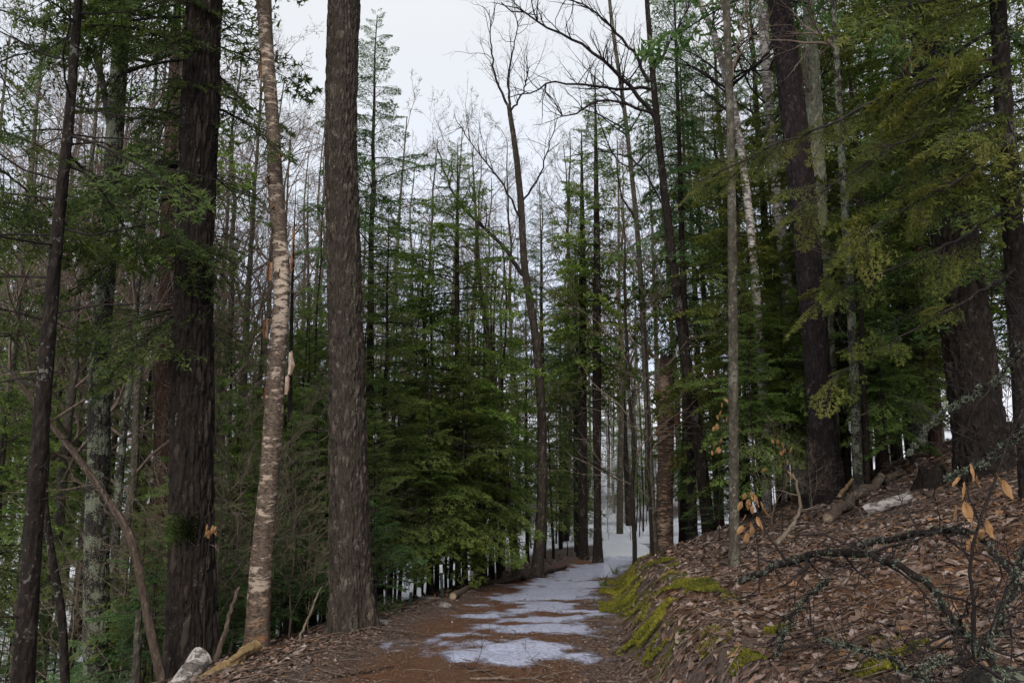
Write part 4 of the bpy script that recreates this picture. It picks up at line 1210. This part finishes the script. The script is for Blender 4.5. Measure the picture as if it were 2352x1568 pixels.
# far-off wood on the hill: one mass
FK = [kind_conifer(301, 13, 1.5, 62, 2.0, SP_FAR, .12, (M_SLIM, M_TWIGD, M_HEM), bare=0, sides=4)[2], kind_conifer(302, 15, 2.5, 66, 1.8, SP_FAR, .12, (M_SLIM, M_TWIGD, M_HEM), bare=0, sides=4)[2]]
LF = [(4, .6, 3, 3, (20, 45)), (3, .6, 3, 3, (20, 50)), (0, .5, 2, 3, (20, 50))]
FB = [kind_bare(310 + i, 14 + i, 4, 11, 4.0, .12, (M_GREY, M_TWIG), LF, sides=4)[2] for i in range(3)]
wood = MB()
rf = np.random.default_rng(11)
for i in range(190):
    y = 46 + 74 * rf.random() ** .9
    x = rf.uniform(-.78, .78) * y
    if abs(x - float(path_x(y))) < 2.5 and y < 60: continue
    if x > .2 * y and rf.random() < .6: continue
    con = rf.random() < .2
    T_, C_ = FK[rf.integers(2)] if con else FB[rf.integers(3)]
    s = rf.uniform(.7, 1.12); off = np.array([x, y, gz(x, y)]); M = rotm(rf.uniform(0, 6.28), 0)
    T_ = (*T_[:4], T_[4], T_[5] + 0)
    wood.add_mb(T_, M, off, 0, s)
    C2 = (C_[0], C_[1], C_[2], C_[3], np.where(C_[4] == 1, 2, 1), np.where(C_[5] == 1, 2, 1))
    wood.add_mb(C2, M, off, rf.normal(0, .1), s)
o = obj('far_wood', wood.mesh('far_wood', [M_GREY, M_TWIG, M_HEM]))
tag(o, 'far mixed wood of bare trees and conifers covering the hill', kind='stuff')

# ------------------------------------------------------------------ leaf litter and needles on the floor
def ground_frame(x, y):
    e = .06
    z = ground0(x, y)
    nx_ = -(ground0(x + e, y) - ground0(x - e, y)) / (2 * e); ny_ = -(ground0(x, y + e) - ground0(x, y - e)) / (2 * e)
    N = nrm(np.stack([nx_, ny_, np.ones_like(x)], 1))
    return z, N


LEAF_T = np.array([[0, 0], [.3, .2], [.62, .27], [.85, .13], [1, 0], [.85, -.12], [.6, -.26], [.28, -.2], [.33, 0], [.66, 0]])
LEAF_F = np.array([[0, 8, 1], [8, 2, 1], [8, 9, 2], [9, 3, 2], [9, 4, 3], [9, 5, 4], [9, 6, 5], [8, 6, 9], [8, 7, 6], [0, 7, 8]])
MID_T = np.array([[0, 0], [.5, .26], [1, 0], [.5, -.26], [.5, 0]])
MID_F = np.array([[0, 4, 1], [4, 2, 1], [4, 3, 2], [0, 3, 4]])
QUAD_T = np.array([[0, 0], [.5, .26], [1, 0], [.5, -.26]])
QUAD_F = np.array([[0, 2, 1], [0, 3, 2]])


def scatter_leaves(rg, x, y, size, tmpl, faces, tilt, lift):
    n = len(x)
    z, N = ground_frame(x, y)
    N = nrm(N + rg.normal(0, 1, (n, 3)) * np.where(rg.random((n, 1)) < .14, .55, tilt))
    a = rg.normal(0, 1, (n, 3)); T = nrm(a - (a * N).sum(1, keepdims=True) * N); B = np.cross(N, T)
    u, v = tmpl[:, 0] - .5, tmpl[:, 1] * 1.0
    wid = rg.uniform(.75, 1.5, (n, 1)); cu, cv = rg.normal(0, .35, (n, 1)), rg.normal(.25, .45, (n, 1)); tw = rg.normal(0, .35, (n, 1))
    jag = rg.normal(0, .035, (n, len(tmpl)))
    h = cu * u[None] ** 2 + cv * (v[None] * wid) ** 2 * 1.6 + tw * u[None] * v[None] + jag * .6
    C = np.stack([x, y, z + rg.uniform(.002, lift, n)], 1)
    P = C[:, None] + size[:, None, None] * ((u[None] + jag)[..., None] * T[:, None] + (v[None] * wid + jag)[..., None] * B[:, None] + h[..., None] * N[:, None])
    F_ = (faces[None] + (np.arange(n) * len(tmpl))[:, None, None]).reshape(-1, 3)
    return P.reshape(-1, 3), F_


def moss_k(x, y):
    sr0 = x - path_x(y) - path_wr(y)
    return (fbm(x * 1.5, y * .75, 501, 4) + (.16 + np.interp(y, [6.5, 7.5, 10.5, 12, 19], [.0, .1, .1, -.02, -.06])) * np.exp(-((sr0 - .28) / .2) ** 2)) * (sr0 > -.12) * (sr0 < 1.0)


def leaf_spots(rg, n, y0, y1):
    y = y0 * (y1 / y0) ** (rg.random(n) ** 1.0)
    x = rg.uniform(-.68, .68, n) * y * 1.05
    s = x - path_x(y)
    edge = sstep(.5, 1.2, np.abs(s + .15)) * .65 + .35
    k = fbm(x * 1.3, y * 1.3, 123, 3)
    ok = rg.random(n) < edge * (.45 + .9 * k) * (1 - .45 * sstep(.44, .62, fbm(x * .8 + 9, y * .8, 99, 3)) * (s > 1.5) * (y < 9))
    ok &= ice_mask(x, y) < .42 + .5 * (rg.random(n) < .02)
    ok &= s > -4.0
    ok &= (snow_mask(x, y) < .4) | (rg.random(n) < .06)
    ok &= (moss_k(x, y) < .54) | (rg.random(n) < .3)
    return x[ok], y[ok]


rl = np.random.default_rng(99)
lit = MB()
for n, y0, y1, tm, fc, sz, lift in [(13000, 2.6, 5.2, LEAF_T, LEAF_F, (.04, .14), .018), (44000, 4.6, 9.5, MID_T, MID_F, (.04, .135), .018), (36000, 8, 16, MID_T, MID_F, (.045, .13), .02), (26000, 12, 34, QUAD_T, QUAD_F, (.09, .16), .04)]:
    x, y = leaf_spots(rl, n, y0, y1)
    V, f = scatter_leaves(rl, x, y, (sz[0] + (sz[1] - sz[0]) * rl.random(len(x)) ** 1.6) * (.34 + .66 * sstep(1.0, 2.0, np.abs(x - path_x(y) + .1))), tm, fc, .14, lift)
    tone = np.clip(np.where(rl.random(len(x)) < .08, rl.uniform(.84, 1, len(x)), rl.normal(.44, .25, len(x))), 0, 1)
    lit.add(V, f, 0, np.repeat(tone, len(tm)))
tag(obj('leaf_litter', lit.mesh('leaf_litter', M_LEAF, smooth=False)), 'fallen brown leaves strewn over trail edges and bank', kind='stuff')

ned = MB()
n = 90000
y = 2.8 * (15 / 2.8) ** rl.random(n); x = rl.uniform(-.68, .68, n) * y
s = x - path_x(y)
bankish = (s > path_wr(y) + .1) & ((fbm(x * .8 + 9, y * .8, 99, 3) > .46) | (rl.random(n) < .3))
trail = (np.abs(s + .1) < 1.3) & (fbm(x * .9, y * .9, 88, 3) > .3)
ok = (bankish | trail) & ((ice_mask(x, y) < .5) | (rl.random(n) < .2))
x, y = x[ok], y[ok]; n = len(x)
z, N = ground_frame(x, y)
a = rl.normal(0, 1, (n, 3)); T = nrm(a - (a * N).sum(1, keepdims=True) * N * .9); B = nrm(np.cross(N, T))
L_ = rl.uniform(.05, .13, (n, 1)); C = np.stack([x, y, z + rl.uniform(.004, .03, n)], 1)
V = np.stack([C - T * L_ * .5 - B * .0022, C - T * L_ * .5 + B * .0022, C + T * L_ * .5 + N * rl.normal(0, .015, (n, 1))], 1).reshape(-1, 3)
ned.add(V, np.arange(n * 3).reshape(-1, 3), 0, np.repeat(rl.random(n), 3))
tag(obj('pine_needle_litter', ned.mesh('pine_needle_litter', M_NEED, smooth=False)), 'red-brown fallen pine needles on trail and bank', kind='stuff')

twg = MB()                                              # twigs too small to pick apart
xt, yt = leaf_spots(rl, 5200, 3, 18)
zt, Nt = ground_frame(xt, yt)
for x, y, z in zip(xt[:1700], yt[:1700], zt[:1700]):
    a = rl.uniform(0, 6.28); L_ = rl.uniform(.1, .45)
    d = np.array([math.cos(a), math.sin(a), 0]) * L_
    q_ = np.array([[x, y, 0], [x + d[0] * .5 + rl.normal(0, .02), y + d[1] * .5 + rl.normal(0, .02), 0], [x + d[0], y + d[1], 0]])
    q_[:, 2] = ground0(q_[:, 0], q_[:, 1]) + .015 + rl.uniform(0, .03, 3)
    add_tube(twg, q_, [.005, .004, .002], 4, 0, .4)
tag(obj('fine_twigs', twg.mesh('fine_twigs', M_TWIG)), 'small fallen twigs scattered through the leaf litter', kind='stuff')

# moss on the cut bank
ms = MB()
n = 90000
y = 6.6 * (19 / 6.6) ** rl.random(n)
sr0 = rl.uniform(-.12, 1.0, n)
x = path_x(y) + path_wr(y) + sr0
k = moss_k(x, y) + (fbm(x * 9, y * 9, 55, 3) - .5) * .35
ok = k > .575
sel = [np.stack([x[ok], y[ok]], 1)]
for u, v, rr, n in [(1790, 1450, .1, 500), (2050, 1480, .15, 900), (2010, 1535, .13, 700), (1720, 1505, .12, 500), (1530, 1248, .35, 700), (1690, 1378, .1, 300), (1640, 1470, .12, 400)]:
    p = hit(u, v)
    a = rl.uniform(0, 6.28, n); d = rr * np.sqrt(rl.random(n)) * (.5 + .9 * vnoise(np.cos(a) * 2 + u, np.sin(a) * 2 + v, 5))
    sel.append(np.stack([p[0] + np.cos(a) * d, p[1] + np.sin(a) * d * 1.5], 1))
xy = np.concatenate(sel); x, y = xy[:, 0], xy[:, 1]; n = len(x)
z, N = ground_frame(x, y)
h = .035 * (.3 + vnoise(x * 12, y * 12, 6)) * sstep(.3, .6, fbm(x * 3, y * 3, 8, 2))
C = np.stack([x, y, z], 1) + N * h[:, None]
a3 = rl.normal(0, 1, (n, 3)); T = nrm(a3 - (a3 * N).sum(1, keepdims=True) * N)
w_ = rl.uniform(.006, .015, (n, 1))
V = np.stack([C - T * w_, C + T * w_, C + N * rl.uniform(.012, .03, (n, 1)) + T * rl.normal(0, .012, (n, 1))], 1).reshape(-1, 3)
ms.add(V, np.arange(n * 3).reshape(-1, 3), 0, np.repeat(np.clip(-.15 + 1.25 * fbm(x * 4, y * 4, 9, 4) + rl.normal(0, .16, n), 0, 1), 3))
tag(obj('bank_moss', ms.mesh('bank_moss', M_MOSS, smooth=False)), 'yellow-green moss growing along the cut bank', kind='stuff')

# moss tuft on the thick dark trunk
tr = bpy.data.objects['ridged_bark_tree']
o3 = np.array(tr.location)
tm_ = MB(); n = 1500
c0 = at(440, 1215, 9.0) - o3
th = rl.uniform(-2.6, -1.0, n); rr = .225 + .02 * rl.random(n)
zz = rl.normal(0, .075, n)
C = np.stack([c0[0] + np.cos(th) * rr, c0[1] + np.sin(th) * rr, c0[2] + zz], 1)
D = np.stack([np.cos(th), np.sin(th), np.full(n, .2)], 1)
T = nrm(rl.normal(0, 1, (n, 3)))
V = np.stack([C - T * .012, C + T * .012, C + D * rl.uniform(.02, .055, (n, 1)) + T * .01], 1).reshape(-1, 3)

tm_.add(V, np.arange(n * 3).reshape(-1, 3), 0, np.repeat(rl.random(n), 3))
obj('moss_tuft', tm_.mesh('moss_tuft', M_TUFT, smooth=False), tr)

# ------------------------------------------------------------------ logs, sticks, stones
def log(name, label, a, b, wpx, mat, cat='log', jit=.012, taper=.85, lift=.75, n=18, sides=16, stubs=0, seed=0, raw=False, ends=True):
    rg = np.random.default_rng(seed + 17)
    pts = []
    for k in ([a, b] if not isinstance(a, list) else a):
        if raw: pts.append(at(*k))
        elif len(k) == 2 and k[1] < 100: x_ = (k[0] - 1176) / F * k[1]; pts.append(np.array([x_, k[1], gz(x_, k[1])]))
        else: pts.append(hit(k[0], k[1]))
    P = np.array(pts)
    r0 = wpx * mpp(P[:, 1].mean()) / 2
    if not raw: P[:, 2] += r0 * lift
    Q = smooth_line(P, n, jit * .5, rg)
    o = Q[0].copy(); Q = Q - o
    rr = r0 * np.linspace(1, taper, n) * (1 + rg.normal(0, .03, n))
    e = empty(name, o, label, cat)
    m = MB(); add_tube(m, Q, rr, sides, 0, rg.uniform(.3, .8))
    obj('bark', m.mesh('bark', mat), e)
    if ends:
        for q_, d, r_ in ((Q[0], Q[0] - Q[1], rr[0]), (Q[-1], Q[-1] - Q[-2], rr[-1])):
            m = MB()
            d = nrm(d); t = nrm(np.cross(d, [0.1, .2, 1])); b_ = np.cross(d, t)
            aa = np.arange(14) / 14 * 6.283
            ring = q_ + d * .002 + (np.cos(aa)[:, None] * t + np.sin(aa)[:, None] * b_) * r_ * .96
            m.add(np.vstack([ring, q_ + d * .01]), [[i, (i + 1) % 14, 14] for i in range(14)], 0, np.r_[np.full(14, .2), .9])
            obj('broken_end', m.mesh('broken_end', M_END), e)
    for k in range(stubs):
        i = int(rg.integers(2, n - 2)); m = MB(); d = nrm(rg.normal(0, 1, 3) + [0, -.3, .8])
        bare_limbs(m, rg, [(Q[i], d, rg.uniform(.1, .5), r0 * .3)], [(3, .5, 5, 4, (30, 60)), (0, .5, 4, 3, (30, 60))])
        obj('side_twig', m.mesh('side_twig', mat), e)
    return e


log('birch_log', 'short white birch log lying at the foot of the thick dark trunk', (463, 1512, 8.2), (385, 1612, 7.6), 52, M_BIRCHW, raw=True, ends=True, seed=1)
log('yellow_log', 'yellowish barkless log lying below the peeling birch', (592, 1478, 8.35), (440, 1580, 7.6), 26, M_YLOG, raw=True, seed=2, stubs=1, jit=.02)
log('propped_stick', 'broken brown stick propped up between the thick dark trunk and the birch', (492, 1530, 8.5), (548, 1350, 8.7), 14, M_DEAD, cat='stick', raw=True, taper=.5, seed=3, sides=8)
log('thin_propped_stick', 'thin pale forked stick standing up left of the straight pine trunk', [(678, 1492, 9.3), (705, 1425, 9.4), (738, 1345, 9.5)], None, 7, M_PALE, cat='stick', raw=True, taper=.5, seed=4, stubs=2, sides=6)
log('trail_stick', 'long dark thin stick lying on the trail at the lower left', [(760, 1556), (840, 1546), (905, 1534)], None, 6, M_TWIGD, cat='stick', seed=5, taper=.4, sides=6, ends=False)
log('crooked_trail_stick', 'crooked dark twig lying across the trail at the bottom centre', [(1055, 1527), (1090, 1540), (1140, 1548)], None, 5, M_TWIGD, cat='stick', seed=6, taper=.5, sides=6, ends=False, stubs=2)
log('hooked_trail_stick', 'long hooked twig lying at the bottom centre of the trail', [(1080, 1560), (1170, 1562), (1240, 1556), (1252, 1540), (1262, 1528)], None, 6, M_TWIG, cat='stick', seed=7, taper=.6, sides=6, ends=False, stubs=1)
log('bank_birch_log', 'short white birch log lying among leaves high on the right bank', (1990, 1182), (2095, 1150), 24, M_BIRCHW, seed=8, taper=1.0)
log('fallen_bank_log', 'brown fallen log sloping up the bank behind the slim spotted trunk', [(1885, 11.6), (1960, 12.3), (2055, 13.2)], None, 24, M_LOG, seed=9, taper=.7, stubs=2, jit=.05)
log('split_log_piece', 'pale split piece of wood leaning on the brown fallen log', (1928, 1138, 11.6), (1958, 1100, 11.9), 9, M_YLOG, raw=True, seed=10, sides=6)
log('curved_bank_stick', 'pale curved branch standing out of the leaves left of the fallen log', [(1785, 1248, 8.7), (1820, 1205, 8.8), (1838, 1165, 8.9), (1832, 1120, 8.9), (1822, 1085, 9.0)], None, 11, M_PALE, cat='stick', raw=True, seed=11, taper=.4, stubs=2, sides=8)
log('forked_bank_stick', 'small pale forked stick lying below the birch log on the bank', [(1988, 1215), (1996, 1190), (2003, 1178)], None, 9, M_PALE, cat='stick', seed=12, taper=.6, sides=6, stubs=1)
log('trailside_log', 'dark rotting log lying along the left trail edge at the curved forked tree', [(1080, 1352), (1160, 1340), (1235, 1325), (1300, 1305)], None, 10, M_SLIM, seed=13, taper=.7, jit=.06, stubs=2)
log('trailside_short_log', 'short brown log lying at the trail edge right of the metal posts', (1040, 1376), (1082, 1352), 15, M_LOG, seed=14)

# hollow dark stump on the bank
p = hit(2140, 1112); m = MB(); e = empty('rotten_stump', p, 'low black rotten stump on the bank above the birch log', 'stump')
aa = np.arange(18) / 18 * 6.283
prof = [(1.25, -.08), (1.05, .05), (.95, .14), (.85, .22), (.6, .2), (.55, .05), (.1, .02)]
V = np.array([[math.cos(a_) * .2 * k * (1 + .18 * math.sin(3 * a_ + j)), math.sin(a_) * .2 * k, z + (.07 * math.sin(a_ * 4 + 1) if 2 <= j <= 4 else 0)] for j, (k, z) in enumerate(prof) for a_ in aa])
m.add(V, [[j * 18 + i, j * 18 + (i + 1) % 18, (j + 1) * 18 + (i + 1) % 18, (j + 1) * 18 + i] for j in range(len(prof) - 1) for i in range(18)], 0, .2)
obj('stump_wood', m.mesh('stump_wood', M_OAK), e)


def stone(name, label, u, v, w_, hgt, seed, mat=M_ROCK):
    rg = np.random.default_rng(seed)
    p = hit(u, v); s_ = w_ * mpp(p[1]) / 2
    n_, m_ = 20, 10
    th, ph = np.meshgrid(np.arange(n_) / n_ * 6.283, np.linspace(-.6, 1.57, m_))
    rad = 1 + .35 * (fbm(np.cos(th) * 1.5 + seed, np.sin(th) * 1.5 + ph * 1.2, seed, 3) - .5)
    V = np.stack([np.cos(th) * np.cos(ph) * rad * s_, np.sin(th) * np.cos(ph) * rad * s_ * .8, np.sin(ph) * rad * s_ * hgt], -1).reshape(-1, 3)
    m = MB(); m.add(V, [[j * n_ + i, j * n_ + (i + 1) % n_, (j + 1) * n_ + (i + 1) % n_, (j + 1) * n_ + i] for j in range(m_ - 1) for i in range(n_)], 0, .5)
    o = obj(name, m.mesh(name, mat), None, p)
    tag(o, label, 'rock')


stone('flat_rock', 'broad flat brownish rock at the foot of the straight pine trunk', 862, 1434, 76, .32, 3)
stone('edge_rock', 'small dark rock with leaves at the left trail edge below the metal posts', 1020, 1392, 34, .55, 5)
stone('pale_trail_rock', 'flat grey rock at the trail edge behind the small dark rock', 985, 1378, 58, .28, 9)
stone('bank_rock', 'small pale rock lying on the mossy bank beside the smooth grey trunk', 1545, 1330, 26, .5, 12)
stone('corner_boulder', 'lichen-covered boulder at the lower right corner of the picture', 2310, 1590, 190, .55, 15, M_LICH)

# green steel fence posts with white tips
for i, (u, vt, vb, Y, lab) in enumerate([(942, 1338, 1440, 12.3, 'green steel fence post with white tip, nearest the straight pine trunk'), (965, 1349, 1430, 12.9, 'green steel fence post with white tip, second from the straight pine trunk'),
                                         (1017, 1296, 1400, 13.6, 'tall green steel fence post with white tip, third from the straight pine trunk'), (1083, 1310, 1390, 16.0, 'green steel fence post with white tip, farthest from the straight pine trunk')]):
    t_ = at(u, vt, Y); g0 = gz(t_[0], t_[1]); hgt = t_[2] - g0
    e = empty('fence_post', (t_[0], t_[1], g0), lab, 'fence post', 'metal fence posts beside the trail')
    e.rotation_euler = (R(rng.normal(0, 2)), R(rng.normal(0, 2.5)), rng.normal(0, .3))
    def tee(z0, z1, k):
        m = MB()
        for (x0, x1, y0, y1) in ((-.03 * k, .03 * k, -.006 * k, .006 * k), (-.006 * k, .006 * k, .006 * k, .045 * k)):
            V = [(x, y, z) for z in (z0, z1) for x, y in ((x0, y0), (x1, y0), (x1, y1), (x0, y1))]
            m.add(V, [[0, 1, 5, 4], [1, 2, 6, 5], [2, 3, 7, 6], [3, 0, 4, 7], [4, 5, 6, 7], [3, 2, 1, 0]], 0, .5)
        return m
    obj('steel_post', tee(-.3, hgt - .13, .8).mesh('steel_post', M_STEEL, False), e)
    obj('white_tip', tee(hgt - .128, hgt, .85).mesh('white_tip', M_TIP, False), e)

# ------------------------------------------------------------------ lichen-hung dead branches at the right foreground
def lichen_branch(name, label, pts, r0, seed, ntw=16, tl=.45, tufts=700, taper=.5):
    rg = np.random.default_rng(seed)
    W = np.array([at(u, v, Y) for u, v, Y in pts])
    o = W[0].copy()
    Q = smooth_line(W - o, 26, .008, rg)
    e = empty(name, o, label, 'branch')
    m = MB(); rr = np.linspace(r0, r0 * taper, 26) * (1 + rg.normal(0, .08, 26)); add_tube(m, Q, rr, 8, 0, .4)
    obj('stem', m.mesh('stem', M_SLIM), e)
    anchor = [Q]
    tw = MB(); st = []
    for k in range(ntw):
        i = int(rg.integers(2, 25)); d = nrm(rg.normal(0, 1, 3) + [0, -.2, -.15])
        st.append((Q[i], d, tl * rg.uniform(.4, 1.2), r0 * .32))
    bare_limbs(tw, rg, st, [(4, .55, 6, 4, (25, 60)), (3, .5, 5, 3, (25, 60)), (0, .5, 4, 3, (25, 60))], 0, up=.02, wander=.22)
    tag(obj('twigs', tw.mesh('twigs', M_TWIGD), e), kind='stuff')
    pool = np.vstack([Q, tw.arrays()[0]])
    idx = np.r_[rg.integers(0, 26, tufts // 3), rg.integers(0, len(pool), tufts - tufts // 3)]
    # tufts sit in clumps
    cl = pool[idx[rg.integers(0, len(idx), tufts)]][:, :] if False else pool[np.repeat(idx[:max(1, tufts // 12)], 12)]
    C = cl + rg.normal(0, .009, cl.shape); n = len(C)
    D = nrm(rg.normal(0, 1, (n, 3))); T = nrm(np.cross(D, rg.normal(0, 1, (n, 3))))
    V = np.stack([C - T * .004, C + T * .004, C + D * rg.uniform(.008, .022, (n, 1))], 1).reshape(-1, 3)
    lm = MB(); lm.add(V, np.arange(n * 3).reshape(-1, 3), 0, np.repeat(rg.random(n), 3))
    tag(obj('lichen_tufts', lm.mesh('lichen_tufts', M_LICHEN, False), e), kind='stuff')
    return e


lichen_branch('arching_lichen_branch', 'dead lichen-crusted branch arching from the smooth grey trunk to the lower right corner',
              [(1700, 1335, 5.2), (1780, 1300, 5.0), (1900, 1268, 4.6), (2010, 1278, 4.3), (2120, 1330, 4.0), (2190, 1420, 3.7), (2260, 1500, 3.4), (2330, 1600, 3.1)], .024, 41, ntw=26, tl=.38, tufts=4200)
lichen_branch('upper_lichen_branch', 'dead lichen-spotted branch running level across the bank above the arching one',
              [(1960, 1252, 5.4), (2060, 1235, 5.0), (2170, 1218, 4.6), (2240, 1230, 4.3), (2300, 1290, 4.0), (2370, 1370, 3.8)], .023, 42, ntw=14, tl=.35, tufts=1400)
lichen_branch('hanging_lichen_branch', 'tangled grey-green lichen branch hanging down in front of the huge black trunk',
              [(2400, 720, 4.6), (2330, 830, 4.8), (2240, 900, 5.0), (2150, 960, 5.2), (2090, 1040, 5.3)], .014, 43, ntw=26, tl=.42, tufts=4200)
lichen_branch('drooping_lichen_branch', 'bare drooping lichen twig crossing below the right edge hemlock',
              [(2400, 950, 4.2), (2330, 1010, 4.3), (2260, 1060, 4.4), (2180, 1100, 4.6)], .012, 44, ntw=18, tl=.4, tufts=2200)
lichen_branch('low_lichen_branch', 'thin dead branch lying low over needles at the bottom right',
              [(1890, 1470, 4.5), (2010, 1500, 4.1), (2120, 1560, 3.8), (2200, 1620, 3.5)], .013, 45, ntw=16, tl=.3, tufts=1500)
lichen_branch('propped_lichen_branch', 'dark crooked dead branch forking down beneath the arching branch',
              [(1900, 1330, 4.9), (1840, 1390, 4.9), (1800, 1450, 4.9), (1785, 1500, 4.9)], .015, 46, ntw=12, tl=.35, tufts=900)
lichen_branch('corner_lichen_branch', 'lichen-crusted twigs tangled at the right border below the upper branch',
              [(2420, 1180, 3.6), (2350, 1280, 3.6), (2310, 1400, 3.5), (2250, 1490, 3.4), (2120, 1530, 3.5)], .013, 47, ntw=20, tl=.32, tufts=2000)

# ------------------------------------------------------------------ beech saplings that keep their orange leaves
def leaf_mesh(seed, L_):
    rg = np.random.default_rng(seed)
    m = MB()
    xs_ = np.linspace(0, 1, 8); wv = np.sin(np.pi * xs_ ** .85) * .22 * L_
    V, T = [], []
    for i, x_ in enumerate(xs_):
        dz = .5 * L_ * (x_ - .35) ** 2 * rg.uniform(.8, 1.3)
        for k in (-1, -.5, 0, .5, 1):
            V.append((x_ * L_, k * wv[i] + rg.normal(0, .002), dz + abs(k) * wv[i] * .5 + .012 * L_ * math.sin(i * 2.2) * abs(k) * 2)); T.append(np.clip(.55 - .35 * (k == 0) + rg.normal(0, .12), 0, 1))
    f = [[i * 5 + k, i * 5 + k + 1, (i + 1) * 5 + k + 1, (i + 1) * 5 + k] for i in range(7) for k in range(4)]
    m.add(V, f, 0, np.array(T))
    return m.mesh('leaf', M_BEECH)


LEAVES = [leaf_mesh(i, 1.0) for i in range(4)]


def beech(name, label, stems, Y, leaves, L_, seed, r0=.008):
    rg = np.random.default_rng(seed)
    W0 = np.array([at(u, v, Y + dy) for u, v, dy in stems[0]])
    o = W0[0].copy(); g0 = gz(o[0], o[1])
    e = empty(name, (o[0], o[1], g0), label, 'sapling'); o[2] = g0
    m = MB()
    for k, s_ in enumerate(stems):
        W = np.array([at(u, v, Y + dy) for u, v, dy in s_]) - o
        if k == 0: W[0] = [0, 0, -.05]
        add_tube(m, smooth_line(W, 12, .003, rg), np.linspace(r0, r0 * .3, 12) * (1 if k == 0 else .5), 5, 0, .4)
    obj('stem', m.mesh('stem', M_TWIGD), e)
    for j, (u, v, ang, dy) in enumerate(leaves):
        p = at(u, v, Y + dy) - o
        lf = obj('leaf', LEAVES[j % 4], e, p)
        a = R(ang)
        d = Vector((math.cos(a), rg.normal(0, .35), math.sin(a)))
        lf.rotation_euler = d.to_track_quat('X', 'Z').to_euler(); lf.rotation_euler.rotate_axis('X', rg.uniform(-1.0, 1.0) + 1.2)
        s_ = L_ * rg.uniform(.75, 1.15); lf.scale = (s_, s_, s_)
    return e


lv = [(1712, 1132, -100, 0), (1722, 1128, -60, .1), (1735, 1140, -85, -.1), (1705, 1150, -110, 0), (1745, 1150, -70, .1), (1728, 1160, -95, -.1), (1715, 1180, -120, 0), (1738, 1185, -70, 0), (1726, 1195, -90, .1),
      (1708, 1205, -130, 0), (1744, 1200, -80, -.1), (1730, 1210, -100, 0), (1716, 1222, -95, .1), (1750, 1165, -60, 0), (1720, 1145, -95, .15)]
beech('beech_sapling', 'little beech sapling with orange leaves right of the smooth grey trunk', [[(1742, 1300, 0), (1738, 1230, 0), (1730, 1170, 0), (1718, 1125, 0)], [(1730, 1165, 0), (1700, 1150, 0)], [(1735, 1200, 0), (1755, 1160, .05)]], 7.2, lv, .105, 1)
lv = [(2232, 1062, -95, 0), (2240, 1090, -70, .1), (2205, 1095, -130, 0), (2218, 1105, -100, -.1), (2285, 1085, -65, 0), (2300, 1100, -75, .1), (2215, 1150, -80, 0), (2200, 1160, -105, .1), (2262, 1215, -130, 0), (2240, 1228, -110, 0), (2225, 1225, -75, .1), (2250, 1235, -60, 0), (2260, 1190, -70, -.1)]
beech('near_beech_sapling', 'dark-stemmed beech sapling with large tan leaves at the right foreground', [[(2242, 1500, 0), (2238, 1380, 0), (2228, 1290, 0), (2250, 1200, 0), (2290, 1090, 0), (2350, 940, .1), (2400, 850, .1)], [(2250, 1200, 0), (2225, 1130, 0), (2230, 1060, 0)], [(2228, 1290, 0), (2200, 1240, 0)], [(2285, 1100, 0), (2290, 1085, 0)]], 4.2, lv, .1, 2, r0=.011)
lv = [(1800 + rng.normal(0, 22), 1060 + rng.normal(0, 38), -90 + rng.normal(0, 25), rng.normal(0, .15)) for _ in range(14)]
beech('far_beech_sapling', 'beech sapling with scattered orange leaves before the pale birch trunk', [[(1795, 1200, 0), (1797, 1110, 0), (1805, 1010, 0)], [(1797, 1110, 0), (1775, 1060, 0)], [(1800, 1070, 0), (1825, 1020, 0)]], 11.5, lv, .11, 3)
lv = [(1655 + rng.normal(0, 16), 990 + rng.normal(0, 40), -90 + rng.normal(0, 25), rng.normal(0, .15)) for _ in range(16)]
beech('trailside_beech_sapling', 'beech sapling with small orange leaves left of the smooth grey trunk', [[(1650, 1220, 0), (1652, 1090, 0), (1656, 940, 0)], [(1652, 1060, 0), (1632, 1000, 0)], [(1654, 1000, 0), (1675, 960, 0)]], 13.5, lv, .12, 4)
# orange leaf clump caught on the twig before the thick dark trunk
lv = [(485 + rng.normal(0, 6), 1215 + rng.normal(0, 7), rng.uniform(-150, -30), rng.normal(0, .04)) for _ in range(9)]
beech('leafy_twig', 'thin twig holding one clump of orange leaves before the thick dark trunk', [[(468, 1560, 0), (470, 1380, 0), (485, 1215, 0), (510, 1120, 0)], [(485, 1230, 0), (440, 1120, 0)]], 8.2, lv, .1, 5, r0=.007)

# grass tufts at the bank foot
for i, (u, v, lab) in enumerate([(1385, 1345, 'tuft of dry green grass at the bank foot near the bend'), (1412, 1318, 'dark grass tuft sprouting from the bank edge beside the icy trail')]):
    p = hit(u, v); m = MB(); rg = np.random.default_rng(60 + i)
    for k in range(46):
        a = rg.uniform(0, 6.28); L_ = rg.uniform(.12, .38); b_ = rg.uniform(.1, .5)
        q_ = np.array([math.cos(a) * .08 * rg.random(), math.sin(a) * .08 * rg.random(), -.02]); d = np.array([math.cos(a) * b_, math.sin(a) * b_, 1])
        add_tube(m, [q_, q_ + d * L_ * .5, q_ + d * L_ * .9 + [math.cos(a) * .05, math.sin(a) * .05, -.03]], [.004, .003, .001], 3, 0, rg.random())
    tag(obj('grass_tuft', m.mesh('grass_tuft', M_TUFT), None, p), lab, 'grass')
